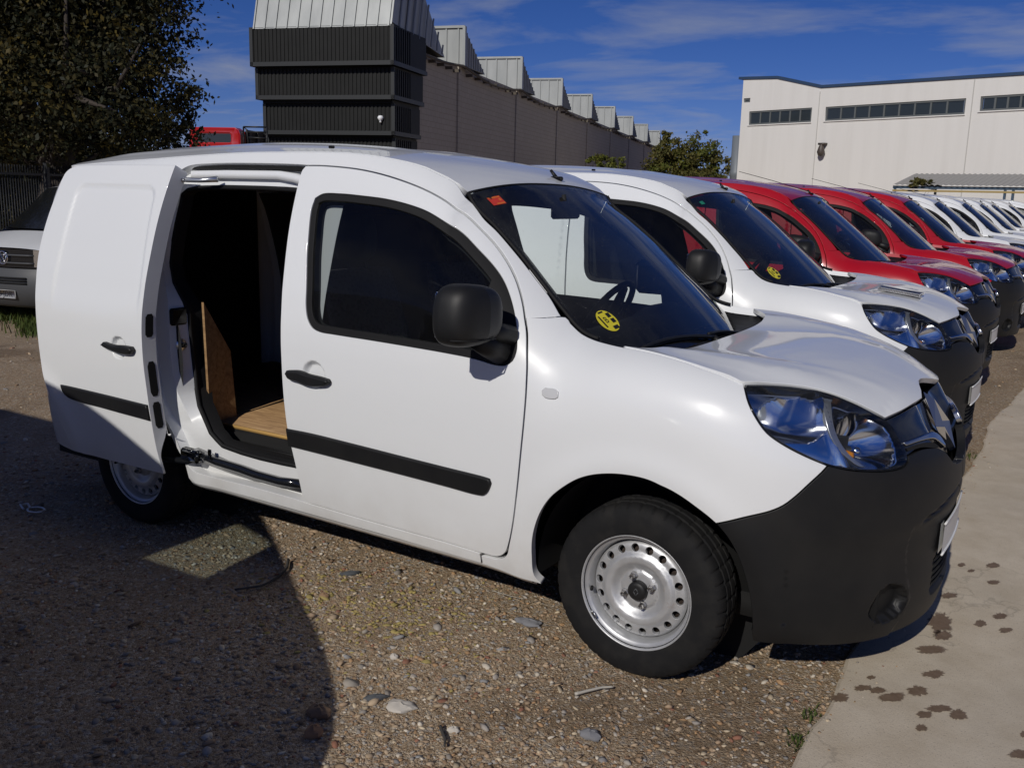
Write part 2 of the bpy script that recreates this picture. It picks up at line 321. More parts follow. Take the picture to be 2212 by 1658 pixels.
def fill2d(loops, h, refine=()):
    """loops[0] outer, rest holes (point arrays).  returns pts, tris (CCW), loop index lists"""
    pts = []; edges = []; idx = []
    for Lp in loops:
        k = len(pts); n = len(Lp); pts += Lp.tolist(); edges += [(k+i, k+(i+1) % n) for i in range(n)]; idx.append(list(range(k, k+n)))
    B = np.vstack(loops); lo, hi = loops[0].min(0), loops[0].max(0)
    def hexg(lo, hi, h):
        ys = np.arange(lo[1]+h*.4, hi[1], h*.866); g = [np.stack([np.arange(lo[0]+h*(.3+.5*(i % 2)), hi[0], h), np.full(len(np.arange(lo[0]+h*(.3+.5*(i % 2)), hi[0], h)), y)], 1) for i, y in enumerate(ys)]
        return np.vstack(g) if g else np.zeros((0, 2))
    G = hexg(lo, hi, h)
    for (c, r, hh) in refine:
        c = np.array(c); d = np.linalg.norm((G-c)/np.array(r), axis=1); G = G[d > 1]; g = hexg(c-r, c+r, hh); g = g[np.linalg.norm((g-c)/np.array(r), axis=1) < 1]; G = np.vstack([G, g])
    if len(G):
        ok = inside(G, loops[0])
        for Lp in loops[1:]: ok &= ~inside(G, Lp)
        G = G[ok]
        if len(G):
            keep = np.ones(len(G), bool)
            for c0 in range(0, len(G), 2000):
                d = np.sqrt(((G[c0:c0+2000, None]-B[None])**2).sum(-1)).min(1); keep[c0:c0+2000] = d > min(h*.45, .012)
            G = G[keep]; pts += G.tolist()
    vs, _, fs, ov, _, _ = delaunay_2d_cdt([Vector(p) for p in pts], edges, [], 0, 1e-7)
    V = np.array([[v.x, v.y] for v in vs]); mp = {}
    for i, o in enumerate(ov):
        for j in o: mp[j] = i
    F = np.array(fs, int); Cn = V[F].mean(1); ok = inside(Cn, loops[0])
    for Lp in loops[1:]: ok &= ~inside(Cn, Lp)
    F = F[ok]; a = V[F]; cr = (a[:, 1, 0]-a[:, 0, 0])*(a[:, 2, 1]-a[:, 0, 1])-(a[:, 1, 1]-a[:, 0, 1])*(a[:, 2, 0]-a[:, 0, 0]); F[cr < 0] = F[cr < 0][:, ::-1]; F = F[np.abs(cr) > 1e-10]
    return V, F, [[mp[i] for i in l] for l in idx]
def frame(S, q, disp=None):
    e = 2e-3; q = np.asarray(q, float)
    def P(u, v):
        p = S(u, v)
        return p
    a = P(q[:, 0]+e, q[:, 1])-P(q[:, 0]-e, q[:, 1]); b = P(q[:, 0], q[:, 1]+e)-P(q[:, 0], q[:, 1]-e); n = np.cross(a, b); n /= np.linalg.norm(n, axis=1)[:, None]+1e-12
    return P(q[:, 0], q[:, 1]), n
def pane(mb, outline, S, h=.03, gap=.0025, depth=.02, bevel=.002, holes=(), hgap=None, off=0., disp=None, refine=(), step=.018, raw=False, mi=0, corner=42.):
    """a curved sheet bounded by outline on surface S, with rounded turned-in edges"""
    dfun = depth if callable(depth) else None
    if dfun: depth = .05
    if depth <= 0: bevel = 0.
    loops = []
    for i, Lp in enumerate([outline]+list(holes)):
        P = np.asarray(Lp, float) if raw else resample(Lp, step, True, corner)
        if area2(P) < 0: P = P[::-1]
        g = gap if i == 0 else -(gap if hgap is None else hgap); iv = inward(P)
        loops.append((P+iv*(g+(bevel if i == 0 else -bevel)), P+iv*g, iv*(1 if i == 0 else -1)))
    V2, F, ids = fill2d([l[0] for l in loops], h, refine)
    def ev(q, extra=0.):
        p, n = frame(S, q)
        d = off+extra
        if disp is not None:
            e = 1e-3; d0 = disp(q[:, 0], q[:, 1]); du = (disp(q[:, 0]+e, q[:, 1])-disp(q[:, 0]-e, q[:, 1]))/(2*e); dv = (disp(q[:, 0], q[:, 1]+e)-disp(q[:, 0], q[:, 1]-e))/(2*e)
            su = (S(q[:, 0]+e, q[:, 1])-S(q[:, 0]-e, q[:, 1]))/(2*e); sv = (S(q[:, 0], q[:, 1]+e)-S(q[:, 0], q[:, 1]-e))/(2*e)
            nn = np.cross(su+n*du[:, None], sv+n*dv[:, None]); nn /= np.linalg.norm(nn, axis=1)[:, None]+1e-12
            return p+n*(d+d0)[:, None], nn, n
        return p+n*d, n, n
    p, n, _ = ev(V2); mb.add(p, F.tolist(), n, mi)
    if depth > 0:
        for l, idl in zip(loops, ids):
            k = mb.k-len(p) if l is loops[0] else base0
            if l is loops[0]: base0 = k
            q = l[1]; m = len(q); p1, n1, _ = ev(q); pin, _, _ = ev(q+l[2]*1e-3); t = p1-pin; t /= np.linalg.norm(t, axis=1)[:, None]+1e-12
            r1 = p1-n1*bevel; r2 = p1-n1*(depth if dfun is None else dfun(q[:, 0], q[:, 1])[:, None]); k1 = mb.k
            mb.add(np.vstack([r1, r2]), [], np.vstack([t, t]))
            sgn = 1 if l is loops[0] else -1
            for i in range(m):
                j = (i+1) % m; a, b = idl[i]+base0, idl[j]+base0; c, d = k1+i, k1+j; e, f = k1+m+i, k1+m+j
                q1, q2 = (a, c, d, b), (c, e, f, d)
                if sgn < 0: q1, q2 = q1[::-1], q2[::-1]
                mb.f += [q1, q2]; mb.mi += [mi, mi]
    return mb
# ------------------------------------------------------------------ ground
t = MT('gravel_dirt')
cc = t.n('ShaderNodeTexCoord'); dn = t.n('ShaderNodeTexNoise', Scale=9., Detail=4.); t.l(cc.outputs['Object'], dn.inputs['Vector'])
mpx = t.n('ShaderNodeMixRGB', blend_type='ADD'); mpx.inputs[0].default_value = .05; t.l(cc.outputs['Object'], mpx.inputs[1]); t.l(dn.outputs['Color'], mpx.inputs[2])
v1 = t.n('ShaderNodeTexVoronoi', Scale=70.); t.l(mpx.outputs[0], v1.inputs['Vector']); v2 = t.n('ShaderNodeTexVoronoi', Scale=190.); t.l(mpx.outputs[0], v2.inputs['Vector'])
sep1 = t.n('ShaderNodeSeparateColor'); t.l(v1.outputs['Color'], sep1.inputs[0]); sep2 = t.n('ShaderNodeSeparateColor'); t.l(v2.outputs['Color'], sep2.inputs[0])
st1 = t.ramp(sep1.outputs[0], (0., (.20, .135, .08)), (.3, (.35, .255, .16)), (.55, (.43, .335, .225)), (.75, (.30, .27, .235)), (.9, (.58, .49, .365)), (1., (.38, .21, .115)))
st2 = t.ramp(sep2.outputs[1], (0., (.17, .11, .065)), (.5, (.34, .245, .15)), (.85, (.50, .39, .265)), (1., (.68, .60, .48)))
big = t.noise(1.3, 6, .6); sand = t.mix(t.ramp(big, (.4, .1), (.62, .75)), st2, (.31, .22, .13)); f1 = t.ramp(sep1.outputs[2], (.35, 0.), (.45, .8))
g0 = t.mix(f1, sand, st1); damp = t.ramp(t.noise(.8, 5, .55, 1.), (.52, 0.), (.66, .55)); t.set(base=t.mix(damp, g0, (.135, .09, .052)), rough=.92, spec=.25)
hgt = t.mix(.5, t.ramp(v1.outputs['Distance'], (0., 1.), (.6, 0.)), t.ramp(v2.outputs['Distance'], (0., 1.), (.6, 0.))); t.bump(hgt, .75, .012)
def drop(x): t_ = np.clip((-7.5-np.asarray(x, float))/3.2, 0, 1); return -.28*t_*t_*(3-2*t_)
def gz(x, y): return drop(x)-.006+.006*np.sin(x*2.1+.5)*np.sin(y*1.7)+.004*np.sin(x*5.3+y*3.1)
xs_ = np.concatenate([[-900, -300, -120, -60, -30], np.linspace(-14, 3, 120), [8, 20, 60, 150, 400, 900]]); ys_ = np.concatenate([[-900, -200, -50, -15], np.linspace(-6, 14, 130), [25, 60, 150, 400, 1200]])
XX, YY = np.meshgrid(xs_, ys_, indexing='ij'); far = (np.abs(XX) > 15) | (np.abs(YY) > 15); ZZ = np.where(far, -.006+drop(XX), gz(XX, YY))
g = MB(); g.grid(np.stack([XX, YY, ZZ], -1)); tag(g.build('ground', MAT['gravel_dirt']), kind='structure')
# concrete strip in front of the parked row, with a broken edge
t = MT('concrete'); a = t.noise(5, 8, .65); b = t.noise(55, 5, .6); c_ = t.noise(1.1, 6, .55); base_ = t.ramp(a, (.3, (.50, .42, .31)), (.55, (.58, .50, .385)), (.75, (.64, .56, .44)))
sp_ = t.ramp(t.noise(170, 3, .5), (.30, .55), (.40, 0.)); base_ = t.mix(sp_, base_, (.13, .115, .10)); sw_ = t.ramp(t.noise(140, 2, .5), (.68, 0.), (.74, .6)); base_ = t.mix(sw_, base_, (.5, .46, .39))
base_ = t.mix(t.ramp(c_, (.45, 0.), (.7, .38)), base_, (.43, .38, .305)); crk = t.n('ShaderNodeTexVoronoi', Scale=.55, feature='DISTANCE_TO_EDGE'); cn = t.n('ShaderNodeTexCoord'); wob = t.n('ShaderNodeTexNoise', Scale=3.5, Detail=6.); t.l(cn.outputs['Object'], wob.inputs['Vector']); ad = t.n('ShaderNodeMixRGB', blend_type='ADD'); ad.inputs[0].default_value = .5; t.l(cn.outputs['Object'], ad.inputs[1]); t.l(wob.outputs['Color'], ad.inputs[2]); t.l(ad.outputs[0], crk.inputs['Vector'])
base_ = t.mix(t.ramp(crk.outputs['Distance'], (.0, .28), (.003, 0.)), base_, (.10, .085, .07)); t.set(base=base_, rough=.85, spec=.3); t.bump(t.mix(.5, b, t.noise(220, 3)), .35, .006)
r2 = np.random.default_rng(3); ye = np.linspace(-9, 70, 700); ex = np.interp(ye, [-9, -1.1, -.6, -.2, .4, 1.5, 3, 4.6, 6.1, 14, 70], [.62, .655, .645, .635, .66, .675, .70, .705, .80, .86, 1.2])
nz = np.convolve(r2.normal(0, 1, 760), np.ones(9)/9, 'same')[:700]*.035+np.convolve(r2.normal(0, 1, 760), np.ones(3)/3, 'same')[:700]*.012; ex = ex+nz
cs = MB(); A = [[(x_+.02, y_, -.03), (x_, y_, .006), (x_+.012, y_, .012)] for x_, y_ in zip(ex, ye)]; cs.grid(A, flip=True); A = [[(x_+.012, y_, .012), (x_+.8, y_, .013), (3., y_, .014), (9.5, y_, .014)] for x_, y_ in zip(ex, ye)]; cs.grid(A, flip=True); con = tag(cs.build('concrete_strip', MAT['concrete'], sharp=30), kind='structure')
t = MT('wet_concrete'); t.set(base=t.ramp(t.noise(40, 6, .7), (.3, (.15, .098, .06)), (.7, (.235, .165, .11))), rough=.6); va_ = t.n('ShaderNodeAttribute', attribute_name='wet'); nz_ = t.noise(75, 6, .7)
mm = t.n('ShaderNodeMath', operation='ADD'); t.l(va_.outputs['Fac'], mm.inputs[0]); t.l(nz_, mm.inputs[1]); fac_ = t.ramp(mm.outputs[0], (.62, 0.), (.92, .9)); tr_ = t.n('ShaderNodeBsdfTransparent'); mx_ = t.n('ShaderNodeMixShader'); t.l(fac_, mx_.inputs[0]); t.l(tr_.outputs[0], mx_.inputs[1]); t.l(t.b.outputs[0], mx_.inputs[2]); t.l(mx_.outputs[0], t.t.nodes['Material Output'].inputs[0])
def zb(a, b): return ((2796+a/1.7015)/1.8517, (2200+b/1.7015)/1.8517)
r3 = np.random.default_rng(11)
for (cx, cy, rx, ry) in [(1785, 97, 28, 14), (1850, 138, 27, 10), (2000, 100, 48, 20), (2005, 215, 45, 15), (1700, 305, 55, 20), (2050, 445, 55, 20), (1915, 497, 45, 24), (2088, 540, 48, 20), (1640, 490, 80, 75), (1655, 575, 75, 32), (1570, 675, 90, 33), (1605, 840, 75, 28), (1170, 862, 32, 15), (1215, 950, 60, 22), (1120, 932, 62, 22), (1315, 997, 92, 36), (1485, 955, 80, 35), (960, 1000, 62, 33), (1535, 1115, 55, 25), (1510, 1205, 45, 25), (1640, 1072, 95, 26), (1765, 1118, 65, 38), (2190, 1385, 85, 32), (2215, 1250, 30, 22)]:
    n = 40; an = np.linspace(0, 2*np.pi, n, endpoint=False); rr = 1+.16*np.convolve(np.tile(r3.normal(0, 1, n), 3), np.ones(4)/4, 'same')[n:2*n]+.10*r3.normal(0, 1, n)
    P_ = [at_z(*zb(cx+k_*rx*rr[i]*math.cos(an[i]), cy+k_*ry*rr[i]*math.sin(an[i])), .0155) for k_ in (.6, 1.12) for i in range(n)]; m = MB(); m.add(P_, [tuple(range(n))[::-1]]+[(i, n+i, n+(i+1) % n, (i+1) % n)[::-1] for i in range(n)])
    o = m.build('wet_stain', MAT['wet_concrete'], con, smooth=False); wa_ = o.data.attributes.new('wet', 'FLOAT', 'POINT'); wa_.data.foreach_set('value', [.6]*n+[0.]*n)
# ---- loose gravel
t = MT('stones'); at_ = t.n('ShaderNodeAttribute', attribute_name='col'); t.set(base=t.mix(t.ramp(t.noise(90, 4), (.3, 0.), (.8, .45)), at_.outputs['Color'], (.27, .20, .13)), rough=.8, spec=.3)
ico = np.array([(0, 0, -1), (.7236, -.5257, -.4472), (-.2764, -.8507, -.4472), (-.8944, 0, -.4472), (-.2764, .8507, -.4472), (.7236, .5257, -.4472), (.2764, -.8507, .4472), (-.7236, -.5257, .4472), (-.7236, .5257, .4472), (.2764, .8507, .4472), (.8944, 0, .4472), (0, 0, 1)])
icf = np.array([(0, 1, 2), (1, 0, 5), (0, 2, 3), (0, 3, 4), (0, 4, 5), (1, 5, 10), (2, 1, 6), (3, 2, 7), (4, 3, 8), (5, 4, 9), (1, 10, 6), (2, 6, 7), (3, 7, 8), (4, 8, 9), (5, 9, 10), (6, 10, 11), (7, 6, 11), (8, 7, 11), (9, 8, 11), (10, 9, 11)])[:, ::-1]
def stones(n, xr, yr, r0, r1, seed, filt=None, bury=.35, zoff=None):
    q = np.random.default_rng(seed); x = q.uniform(*xr, n); y = q.uniform(*yr, n); r = r0*(r1/r0)**(q.random(n)**2.2)
    if filt is not None: k = filt(x, y, q); x, y, r = x[k], y[k], r[k]
    n = len(x); V = np.repeat(ico[None], n, 0)*(1+q.normal(0, .19, (n, 12, 1))); sc = np.stack([q.uniform(.8, 1.5, n), q.uniform(.55, 1.1, n), q.uniform(.25, .62, n)], 1)*r[:, None]; V = V*sc[:, None]
    a = q.uniform(0, 2*np.pi, n); ca, sa = np.cos(a)[:, None], np.sin(a)[:, None]; tl = q.normal(0, .25, (n, 1)); X = V[..., 0]*ca-V[..., 1]*sa; Y = V[..., 0]*sa+V[..., 1]*ca; Z = V[..., 2]+X*tl
    z = (gz(x, y) if zoff is None else np.full(n, zoff))+sc[:, 2]*(.75-1.15*q.random(n)); V = np.stack([X+x[:, None], Y+y[:, None], Z+z[:, None]], -1)
    pal = np.array([(.42, .32, .215), (.36, .255, .165), (.32, .295, .265), (.40, .365, .315), (.62, .56, .46), (.23, .15, .09), (.40, .24, .12), (.27, .11, .07), (.235, .24, .245), (.52, .43, .30)]); c = pal[q.choice(10, n, p=[.2, .17, .12, .09, .06, .12, .08, .03, .05, .08])]*q.uniform(.7, 1.2, (n, 1))
    yel = np.exp(-((x+1.05)**2/.18+(y+.95)**2/.06)); k = q.random(n) < yel*.6; c[k] = np.array([.36, .29, .09])*q.uniform(.7, 1.1, (k.sum(), 1))
    return V, np.repeat(c[:, None], 12, 1)
def vis(x, y, q):
    edge = np.interp(y, ye, ex); d = np.hypot(x-CAM[0], y-CAM[1]); wheel_gap = np.ones(len(x), bool)
    bare = .5+.5*np.sin(x*1.9+1.)*np.sin(y*2.3+.4); return (x < edge-.01) & (q.random(len(x)) < np.clip(3.2/d, .12, 1)**1.5*(.35+.65*bare))
parts = [stones(95000, (-4.2, .72), (-2.7, 1.4), .0035, .012, 1, vis), stones(11000, (-4.2, .72), (-2.7, 1.4), .008, .017, 2, vis), stones(420, (-4.2, .6), (-2.7, 1.2), .017, .028, 8, vis), stones(9000, (-11, -2.5), (-1.2, 6), .008, .024, 4, vis), stones(2500, (.2, .85), (1.0, 12), .005, .016, 5, vis), stones(2600, (.6, .95), (-1.6, 9), .003, .009, 6, lambda x, y, q: (x > np.interp(y, ye, ex)) & (q.random(len(x)) < np.exp(-(x-np.interp(y, ye, ex))/.05)), zoff=.012)]
V = np.vstack([p[0] for p in parts]); Cc = np.vstack([p[1] for p in parts]); n = len(V)
me = bpy.data.meshes.new('gravel'); me.vertices.add(n*12); me.vertices.foreach_set('co', V.reshape(-1)); F = (icf[None]+12*np.arange(n)[:, None, None]).reshape(-1, 3)
me.loops.add(len(F)*3); me.loops.foreach_set('vertex_index', F.reshape(-1)); me.polygons.add(len(F)); me.polygons.foreach_set('loop_start', np.arange(len(F))*3); me.polygons.foreach_set('loop_total', np.full(len(F), 3)); me.update(calc_edges=True)
ca_ = me.color_attributes.new('col', 'FLOAT_COLOR', 'POINT'); ca_.data.foreach_set('color', np.concatenate([Cc, np.ones((n, 12, 1))], -1).reshape(-1)); me.materials.append(MAT['stones']); tag(link('gravel', me), 'loose mixed gravel scattered over the bare ground of the yard', 'gravel', kind='stuff')
# ---- the stones one picks out
plain('stone_pale', (.50, .46, .40), .8); plain('stone_brown', (.24, .15, .085), .85); plain('stone_grey', (.19, .19, .20), .8); plain('stone_orange', (.33, .18, .09), .85); plain('stone_slate', (.07, .075, .08), .8)
def rock(px_, py_, rx, ry, rz_, mat, label, seed, ang=0.):
    q = np.random.default_rng(seed); p = at_z(px_, py_, 0.); V = [];
    sub = MB(); nphi, nth = 9, 14; A = []
    for i in range(nphi):
        ph = -math.pi/2+math.pi*i/(nphi-1); row = []
        for j in range(nth):
            th = 2*math.pi*j/nth; d = np.array([math.cos(ph)*math.cos(th), math.cos(ph)*math.sin(th), math.sin(ph)]); k = 1+.14*math.sin(3*th+seed)*math.cos(2*ph)+.10*math.sin(5*th+2*seed+3*ph); row.append(d*[rx, ry, rz_]*k)
        row.append(row[0]); A.append(row)
    sub.grid(A, flip=True); o = sub.build('stone', MAT[mat], sharp=35); o.location = (p[0], p[1], gz(p[0], p[1])+rz_*.45); o.rotation_euler = (0, 0, ang); return tag(o, label, 'stone', 'single stones on the gravel')
rock(865, 1524, .050, .038, .014, 'stone_pale', 'large pale flat stone on the gravel below the front door', 1, .4); rock(689, 1540, .042, .032, .024, 'stone_brown', 'round brown stone at the edge of the big shadow', 2, .2)
rock(1276, 1586, .036, .026, .016, 'stone_grey', 'smooth grey oval pebble in front of the front wheel', 3, 0); rock(678, 1583, .030, .026, .024, 'stone_orange', 'orange-brown angular stone below the round brown stone', 4, 1.); rock(1143, 1347, .055, .03, .014, 'stone_grey', 'flat grey stone left of the front tyre', 5, .1)
rock(757, 1240, .045, .014, .012, 'stone_slate', 'long dark slate chip below the sill', 6, .9); rock(812, 1505, .040, .016, .012, 'stone_slate', 'dark chip beside the pale flat stone', 7, .8); rock(851, 1418, .017, .014, .012, 'stone_pale', 'small white stone in the middle of the sunlit gravel', 8, 0)
rock(700, 1290, .022, .018, .015, 'stone_brown', 'small brown stone just right of the cable end', 9, .3); rock(980, 1576, .020, .014, .012, 'stone_pale', 'small pale pebble beside the dark twig', 10, .3)
plain('twig_pale', (.45, .42, .36), .8); plain('twig_dark', (.05, .045, .04), .8)
def twig(name, pts, r, mat, label, cat):
    m = MB(); P_ = [at_z(u, v, .004) for u, v in pts]; P_ = [p+[0, 0, gz(p[0], p[1])+.006+r] for p in P_]; m.tube(np.array([np.array([np.interp(s_, np.arange(len(P_)), [p[i] for p in P_]) for i in range(3)]) for s_ in np.linspace(0, len(P_)-1, 16)]), np.linspace(r, r*.6, 16), 6); return tag(m.build(name, MAT[mat]), label, cat)
twig('dry_stalk', [(1242, 1502), (1270, 1494), (1300, 1486), (1324, 1484)], .006, 'twig_pale', 'pale dry stalk lying on the gravel before the front wheel', 'stalk'); twig('twig', [(951, 1571), (957, 1588), (962, 1600), (960, 1613)], .006, 'twig_dark', 'short dark curved twig on the gravel', 'twig')
twig('cable', [(623, 1213), (620, 1230), (606, 1247), (585, 1261), (564, 1270), (507, 1277)], .007, 'twig_dark', 'black cable end poking out of the big shadow', 'cable'); twig('straw', [(1062, 1278), (1100, 1290), (1130, 1297)], .0015, 'twig_pale', 'thin straw left of the front tyre', 'straw')
m = MB(); c = at_z(78, 1102, .008); m.tube([c+[.05*math.cos(a), .035*math.sin(a), .004] for a in np.linspace(0, 6.28, 18, endpoint=False)], .005, 6, closed=True); m.tube([c+[-.05, 0, .004], c+[-.12, .03, .004], c+[-.14, .0, .004], c+[-.06, -.03, .004]], .006, 6); tag(m.build('metal_ring', MAT['satin_silver']), 'small bent metal fitting lying in the shadow at far left', 'fitting')
# ---- weeds
def leaf_mat(name, *cols, trans=.25):
    t = MT(name); ob = t.n('ShaderNodeNewGeometry'); f = t.ramp(ob.outputs['Random Per Island'], *[(i/max(1, len(cols)-1), c) for i, c in enumerate(cols)]); t.set(base=f, rough=.62, spec=.25)
    tl = t.n('ShaderNodeBsdfTranslucent'); t.l(f, tl.inputs[0]); mx_ = t.n('ShaderNodeMixShader'); mx_.inputs[0].default_value = trans; t.l(t.b.outputs[0], mx_.inputs[1]); t.l(tl.outputs[0], mx_.inputs[2]); t.l(mx_.outputs[0], t.t.nodes['Material Output'].inputs[0]); return t.m
leaf_mat('leaf_grass', (.035, .06, .012), (.075, .11, .022), (.11, .13, .035)); leaf_mat('leaf_dark', (.012, .016, .008), (.022, .026, .010), (.03, .03, .014), (.055, .045, .012), (.018, .020, .012)); leaf_mat('leaf_autumn', (.03, .03, .012), (.06, .05, .014), (.11, .08, .015)); leaf_mat('leaf_olive', (.07, .075, .022), (.115, .11, .03), (.15, .12, .035)); leaf_mat('leaf_yellowgreen', (.08, .10, .02), (.16, .165, .03))
plain('bark', (.05, .04, .032), .9)
def blades(pts, hgt, seed, lean=.5, wd=.006):
    q = np.random.default_rng(seed); V = []; F = []
    for p in pts:
        a = q.uniform(0, 6.28); h = hgt*q.uniform(.5, 1.2); d = np.array([math.cos(a), math.sin(a), 0]); s_ = np.array([-d[1], d[0], 0])*wd*q.uniform(.7, 1.4); tip = np.array(p)+d*h*lean*q.uniform(.2, 1.2)+[0, 0, h]; mid = np.array(p)+d*h*lean*.3+[0, 0, h*.6]; k = len(V); V += [p-s_, p+s_, mid+s_*.8, mid-s_*.8, tip]; F += [(k, k+1, k+2, k+3), (k+3, k+2, k+4)]
    m = MB(); m.add(V, F); return m
q = np.random.default_rng(5)
for i, (u, v, n_, sp, label) in enumerate([(1729, 1598, 40, .04, 'small tuft of weeds at the broken concrete edge near the bottom'), (1752, 1545, 30, .03, 'sparse sprig of weeds in the concrete joint'), (2098, 985, 40, .05, 'weed tuft beside the black bumper of the nearest van')]):
    c = at_z(u, v, 0.); P_ = [c+[q.normal(0, sp*.5), q.normal(0, sp), 0] for _ in range(n_)]; tag(blades(P_, .022, i, 1., .0025).build('weed_tuft', MAT['leaf_grass'], smooth=False), label, 'weeds', 'weeds at the concrete joint', 'stuff')
P_ = []
for (u, v, su, sv, n_) in [(30, 655, 45, 12, 1800), (75, 690, 20, 14, 350)]:
    for _ in range(n_):
        c = at_z(u+q.normal(0, su), v+q.normal(0, sv), -.15); c[2] = gz(c[0], c[1]); P_.append(c)
tag(blades(P_, .16, 9, .7, .008).build('grass_patch', MAT['leaf_grass'], smooth=False), 'patch of green weeds in front of the van by the fence', 'grass', kind='stuff')
# ------------------------------------------------------------------ saw-tooth factory hall
A0 = at_z(850, 82, 7.); B0 = at_z(1404, 309, 7.); A0 = np.array([A0[0], A0[1], 0]); B0 = np.array([B0[0], B0[1], 0]); LW = np.linalg.norm(B0-A0); UX = (B0-A0)/LW; NX = np.array([-UX[1], UX[0], 0.]); ZU = np.array([0, 0, 1.])
def loc_rot(o, origin=A0):   # local frame: x along the wall away from the camera, y into the hall, z up
    o.matrix_world = Matrix([[UX[i], NX[i], ZU[i], origin[i]] for i in range(3)]+[[0, 0, 0, 1]])
t = MT('grey_block'); br = t.n('ShaderNodeTexBrick', Scale=1.); br.inputs['Color1'].default_value = (.43, .385, .32, 1); br.inputs['Color2'].default_value = (.46, .415, .345, 1); br.inputs['Mortar'].default_value = (.32, .285, .235, 1); br.inputs['Brick Width'].default_value = .5; br.inputs['Row Height'].default_value = .22; br.inputs['Mortar Size'].default_value = .012
cc = t.n('ShaderNodeTexCoord'); mp_ = t.n('ShaderNodeMapping'); mp_.inputs['Rotation'].default_value = (math.pi/2, 0, 0); t.l(cc.outputs['Object'], mp_.inputs[0]); t.l(mp_.outputs[0], br.inputs['Vector']); t.set(base=t.mix(t.ramp(t.noise(.5, 6), (.35, 0.), (.7, .35)), br.outputs[0], (.34, .305, .255)), rough=.9)
t = MT('zinc'); t.set(base=t.ramp(t.noise(1.5, 5, .6, mapscale=(1, 1, .3)), (.3, (.27, .285, .285)), (.7, (.36, .375, .37))), rough=.5, metal=.3)
t = MT('louvre_dark'); t.set(base=t.ramp(t.noise(2, 4), (.3, (.0075, .008, .0078)), (.7, (.011, .0115, .011))), rough=.6, spec=.25); plain('louvre_frame', (.014, .016, .0165), .5); plain('trim_rust', (.10, .085, .065), .8)
hall = thing('factory_hall', 'long grey block-built factory hall with a saw-tooth roof of metal lights', 'factory'); loc_rot(hall)
wm2 = MB(); wm2.box((-.0, .0, 0), (LW+14, 4.6, 6.92)); wm2.build('wall', MAT['grey_block'], hall, smooth=False)
PT = 9.05
def ribbed(mb, o, ex, ey, ez, W_, H_, pitch, d):
    """sheet W_ x H_ (ex, ey) with standing seams raised by d along ez"""
    o, ex, ey, ez = (np.asarray(k, float) for k in (o, ex, ey, ez)); mb.add([o, o+ex*W_, o+ex*W_+ey*H_, o+ey*H_], [(0, 1, 2, 3)])
    for k in range(int(W_/pitch)+1):
        x = min(k*pitch, W_-.04); mb.prism([(x, 0), (x+.05, 0), (x+.05, H_), (x, H_)], o, ex, ey, ez, d)
for k in range(9):
    x0 = 7.05+PT*(k)-.0
    if k > 7: break
    pil = MB(); pil.box((x0-.22, -.07, 0), (x0+.22, -.0, 6.9)); pil.build('pilaster', MAT['grey_block'], hall, smooth=False)
    tg = MB(); tg.prism([(0, 0), (2.9, 0), (0.0, 1.55)], (x0, -.22, 6.95), (1, 0, 0), (0, 0, 1), (0, 1, 0), .06); tg.add([(x0, -.2, 6.95), (x0, -.2, 8.50), (x0, 4.5, 8.50), (x0, 4.5, 6.95)], [(3, 2, 1, 0)])
    for j in range(1, 9): tg.tube([(x0+j*.32, -.24, 6.96), (x0+j*.32, -.24, 6.95+1.55*(1-j*.32/2.9))], .03, 4)
    for j in range(9): tg.box((x0-.05, j*.55, 6.95), (x0, j*.55+.06, 8.50))
    tg.box((x0-.10, -.30, 6.95), (x0+.10, -.18, 8.55)); tg.box((x0-.08, -.25, 8.48), (x0+.12, 4.5, 8.58)); tg.add([(x0, -.2, 8.52), (x0+3.0, -.2, 6.95), (x0+3.0, 4.5, 6.95), (x0, 4.5, 8.52)], [(0, 1, 2, 3)])
    tg.build('roof_light', MAT['zinc'], hall, smooth=False)
gt = MB()
for k in range(9):
    xa = 7.05+PT*(k-1) if k else -.2; xb = 7.05+PT*k; P_ = [(xa+(xb-xa)*s_, -.25, 6.93-.32*math.sin(math.pi*s_)*(1 if k else .6)) for s_ in np.linspace(0, 1, 8)]; gt.tube(P_, .06, 5)
    for s_ in np.linspace(.1, .9, 7): gt.box((xa+(xb-xa)*s_, -.3, 6.6), (xa+(xb-xa)*s_+.08, -.0, 6.72))
gt.build('eaves_gutter', MAT['trim_rust'], hall, smooth=False)
